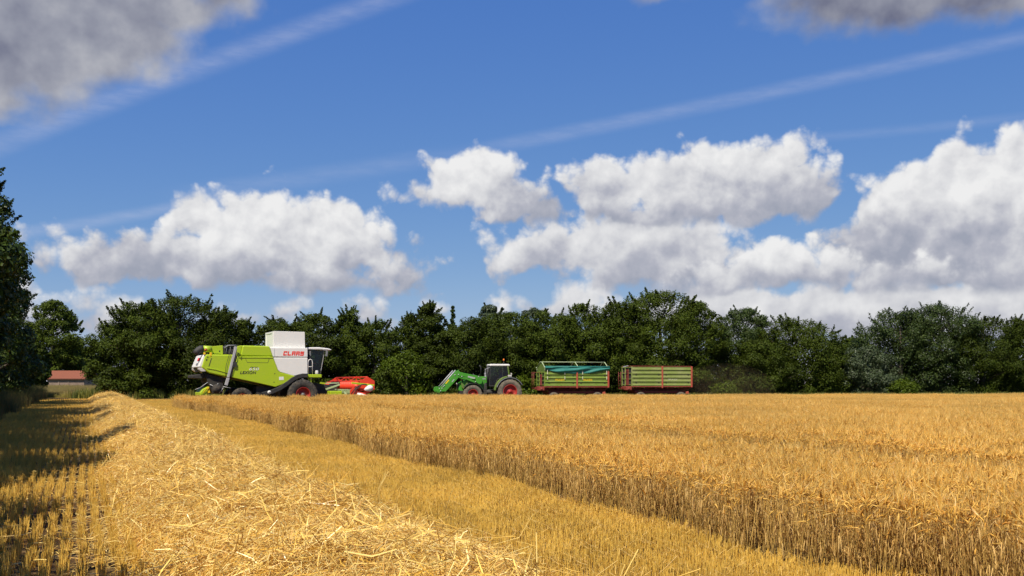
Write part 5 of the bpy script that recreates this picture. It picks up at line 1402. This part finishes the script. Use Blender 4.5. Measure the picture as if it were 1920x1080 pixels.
        b = MB(); x = -h + .45; b.prism([(x + .05, zb - .5), (x + .05, zb - .68), (x - .25, zb - .66), (x - .16, zb - .44)], 1.05, 1.15); b.build('rear_marker', M['postred'], root, .01)
        return root
    trailer(2.80, 84.5, 5.72, 1.44, 2.72, 'green grain trailer with red posts, hoop frame and a teal tarpaulin along its side', M['tgreen'], 4, True, None, None)
    trailer(10.46, 86.6, 5.62, 1.46, 3.18, 'faded green grain trailer without cover, red posts, rearmost of the row', M['tgreen2'], 5, False, None, None)
# ---------------------------------------------------------------- barn, far house, dust
def build_far():
    M = machine_mats()
    tile = bpy.data.materials.new('red_roof_tiles'); nt, N, L = nodes_of(tile)
    out = N.new('ShaderNodeOutputMaterial'); b = N.new('ShaderNodeBsdfPrincipled'); tc = N.new('ShaderNodeTexCoord')
    br = N.new('ShaderNodeTexBrick'); br.inputs['Scale'].default_value = 3.2; br.inputs['Color1'].default_value = (.25, .075, .032, 1); br.inputs['Color2'].default_value = (.19, .058, .027, 1); br.inputs['Mortar'].default_value = (.16, .05, .03, 1)
    br.inputs['Mortar Size'].default_value = .03
    L.new(tc.outputs['Object'], br.inputs['Vector']); L.new(br.outputs['Color'], b.inputs['Base Color']); b.inputs['Roughness'].default_value = .85; L.new(b.outputs[0], out.inputs['Surface'])
    wood = paint('weathered_boards', (.28, .20, .155), .9, dirt=.7, dirt_col=(.08, .06, .05), scale=2.5)
    slate = paint('dark_slate_roof', (.085, .075, .075), .8, dirt=.5, dirt_col=(.14, .12, .11), scale=2)
    wallm = paint('grey_brown_plaster', (.25, .22, .19), .9, dirt=.4)  # mottled grey-brown plaster
    # barn: px 88-160, ground 722, eave 709, ridge 697
    Y = 165.0; k = Y / F; x0, x1 = (86 - 960) * k, (158 - 960) * k; zg = float(terr((x0 + x1) / 2, Y))
    zw = CAM_H + (720 - 710.5) * k - zg; zr = CAM_H + (720 - 696) * k - zg
    cx = (x0 + x1) / 2; L_ = x1 - x0; root = empty('barn', (cx, Y, zg)); tag(root, 'low timber barn with a red tiled roof under the big round lime tree', 'barn')
    m = MB(); h = L_ / 2; n = 26
    for i in range(n): xx = -h + .15 + (L_ - .3) * i / n; m.span((xx + .012, .2, -.4), (xx + (L_ - .3) / n - .012, .26, zw - (.55 if i % 9 else .4)))
    m.span((-h + .15, .27, -.4), (h - .15, .33, zw)); m.span((-h + .1, .27, -.4), (-h + .2, 5.5, zw)); m.span((h - .2, .27, -.4), (h - .1, 5.5, zw)); m.span((-h + .15, 5.4, -.4), (h - .15, 5.5, zw)); m.build('wall', wood, root)
    m = MB()
    for xx in (-h * .35, h * .15): m.span((xx - .07, .12, -.3), (xx + .07, .2, zw))
    m.build('door_post', wood, root)
    m = MB()
    a = MB(); V = [(-h - .3, -.15, zw - .06), (h + .3, -.15, zw - .06), (h + .3, 2.8, zr), (-h - .3, 2.8, zr), (h + .3, 6.1, zw - .12), (-h - .3, 6.1, zw - .12)]
    a.add(V + [(x, y, z + .14) for x, y, z in V], [(0, 1, 2, 3), (3, 2, 4, 5), (6, 9, 8, 7), (9, 11, 10, 8), (0, 6, 7, 1), (5, 4, 10, 11), (1, 7, 8, 2), (2, 8, 10, 4), (0, 3, 9, 6), (3, 5, 11, 9)]); a.build('roof', tile, root)
    # dark steep roofed house beside it: px 155-182
    Y = 176.0; k = Y / F; x0, x1 = (150 - 960) * k, (182 - 960) * k; zg = float(terr(x0, Y)); zr = CAM_H + (720 - 690) * k - zg; cx = (x0 + x1) / 2; h = (x1 - x0) / 2
    root = empty('house', (cx, Y, zg)); tag(root, 'small house with a steep dark roof and pale skylight beside the red roofed barn', 'house')
    m = MB(); m.span((-h + .2, .3, -.4), (h - .2, 7, 1.0)); m.build('wall', wallm, root)
    m = MB(); V = [(-h - .1, -.1, .75), (h + .1, -.1, .75), (-h * .35, 2.6, zr), (-h * .75, 2.6, zr), (h + .1, 7.3, .75), (-h - .1, 7.3, .75), (-h * .35, 4.6, zr), (-h * .75, 4.6, zr)]
    m.add(V, [(0, 1, 2, 3), (1, 4, 6, 2), (4, 5, 7, 6), (5, 0, 3, 7), (3, 2, 6, 7), (0, 5, 4, 1)]); o = m.build('roof', slate, root)
    m = MB(); n_ = Vector((0, -(zr - .75), 2.7)).normalized(); p = Vector((h * .12, 1.25, 0)); p.z = .75 + (p.y + .1) / 2.7 * (zr - .75)
    m.box(p + n_ * .04, (.8, .9, .08), (math.atan2(zr - .75, 2.7), 0, 0)); m.build('skylight', M['lamp'], o)
    # a little dust behind the last trailer
    du = bpy.data.materials.new('harvest_dust'); nt, N, L = nodes_of(du); out = N.new('ShaderNodeOutputMaterial'); v = N.new('ShaderNodeVolumePrincipled')
    v.inputs['Color'].default_value = (.80, .56, .32, 1); v.inputs['Density'].default_value = .022; v.inputs['Anisotropy'].default_value = .2; L.new(v.outputs[0], out.inputs['Volume'])
    bm = bmesh.new(); bmesh.ops.create_icosphere(bm, subdivisions=3, radius=1); me = bpy.data.meshes.new('dust'); bm.to_mesh(me); bm.free(); me.materials.append(du)
    o = link('dust', me); o.location = (19.0, 88.6, 1.2); o.scale = (4.6, 1.8, 2.3); tag(o, 'thin brown dust hanging behind the rearmost trailer', 'dust', kind='stuff')
PARTS = ('sky', 'ground', 'crops', 'trees', 'combine', 'tractor', 'trailers', 'far')
for part in PARTS:
    {'sky': build_sky, 'ground': build_ground, 'crops': build_crops, 'trees': build_trees, 'combine': build_combine,
     'tractor': build_tractor, 'trailers': build_trailers, 'far': build_far}[part]()
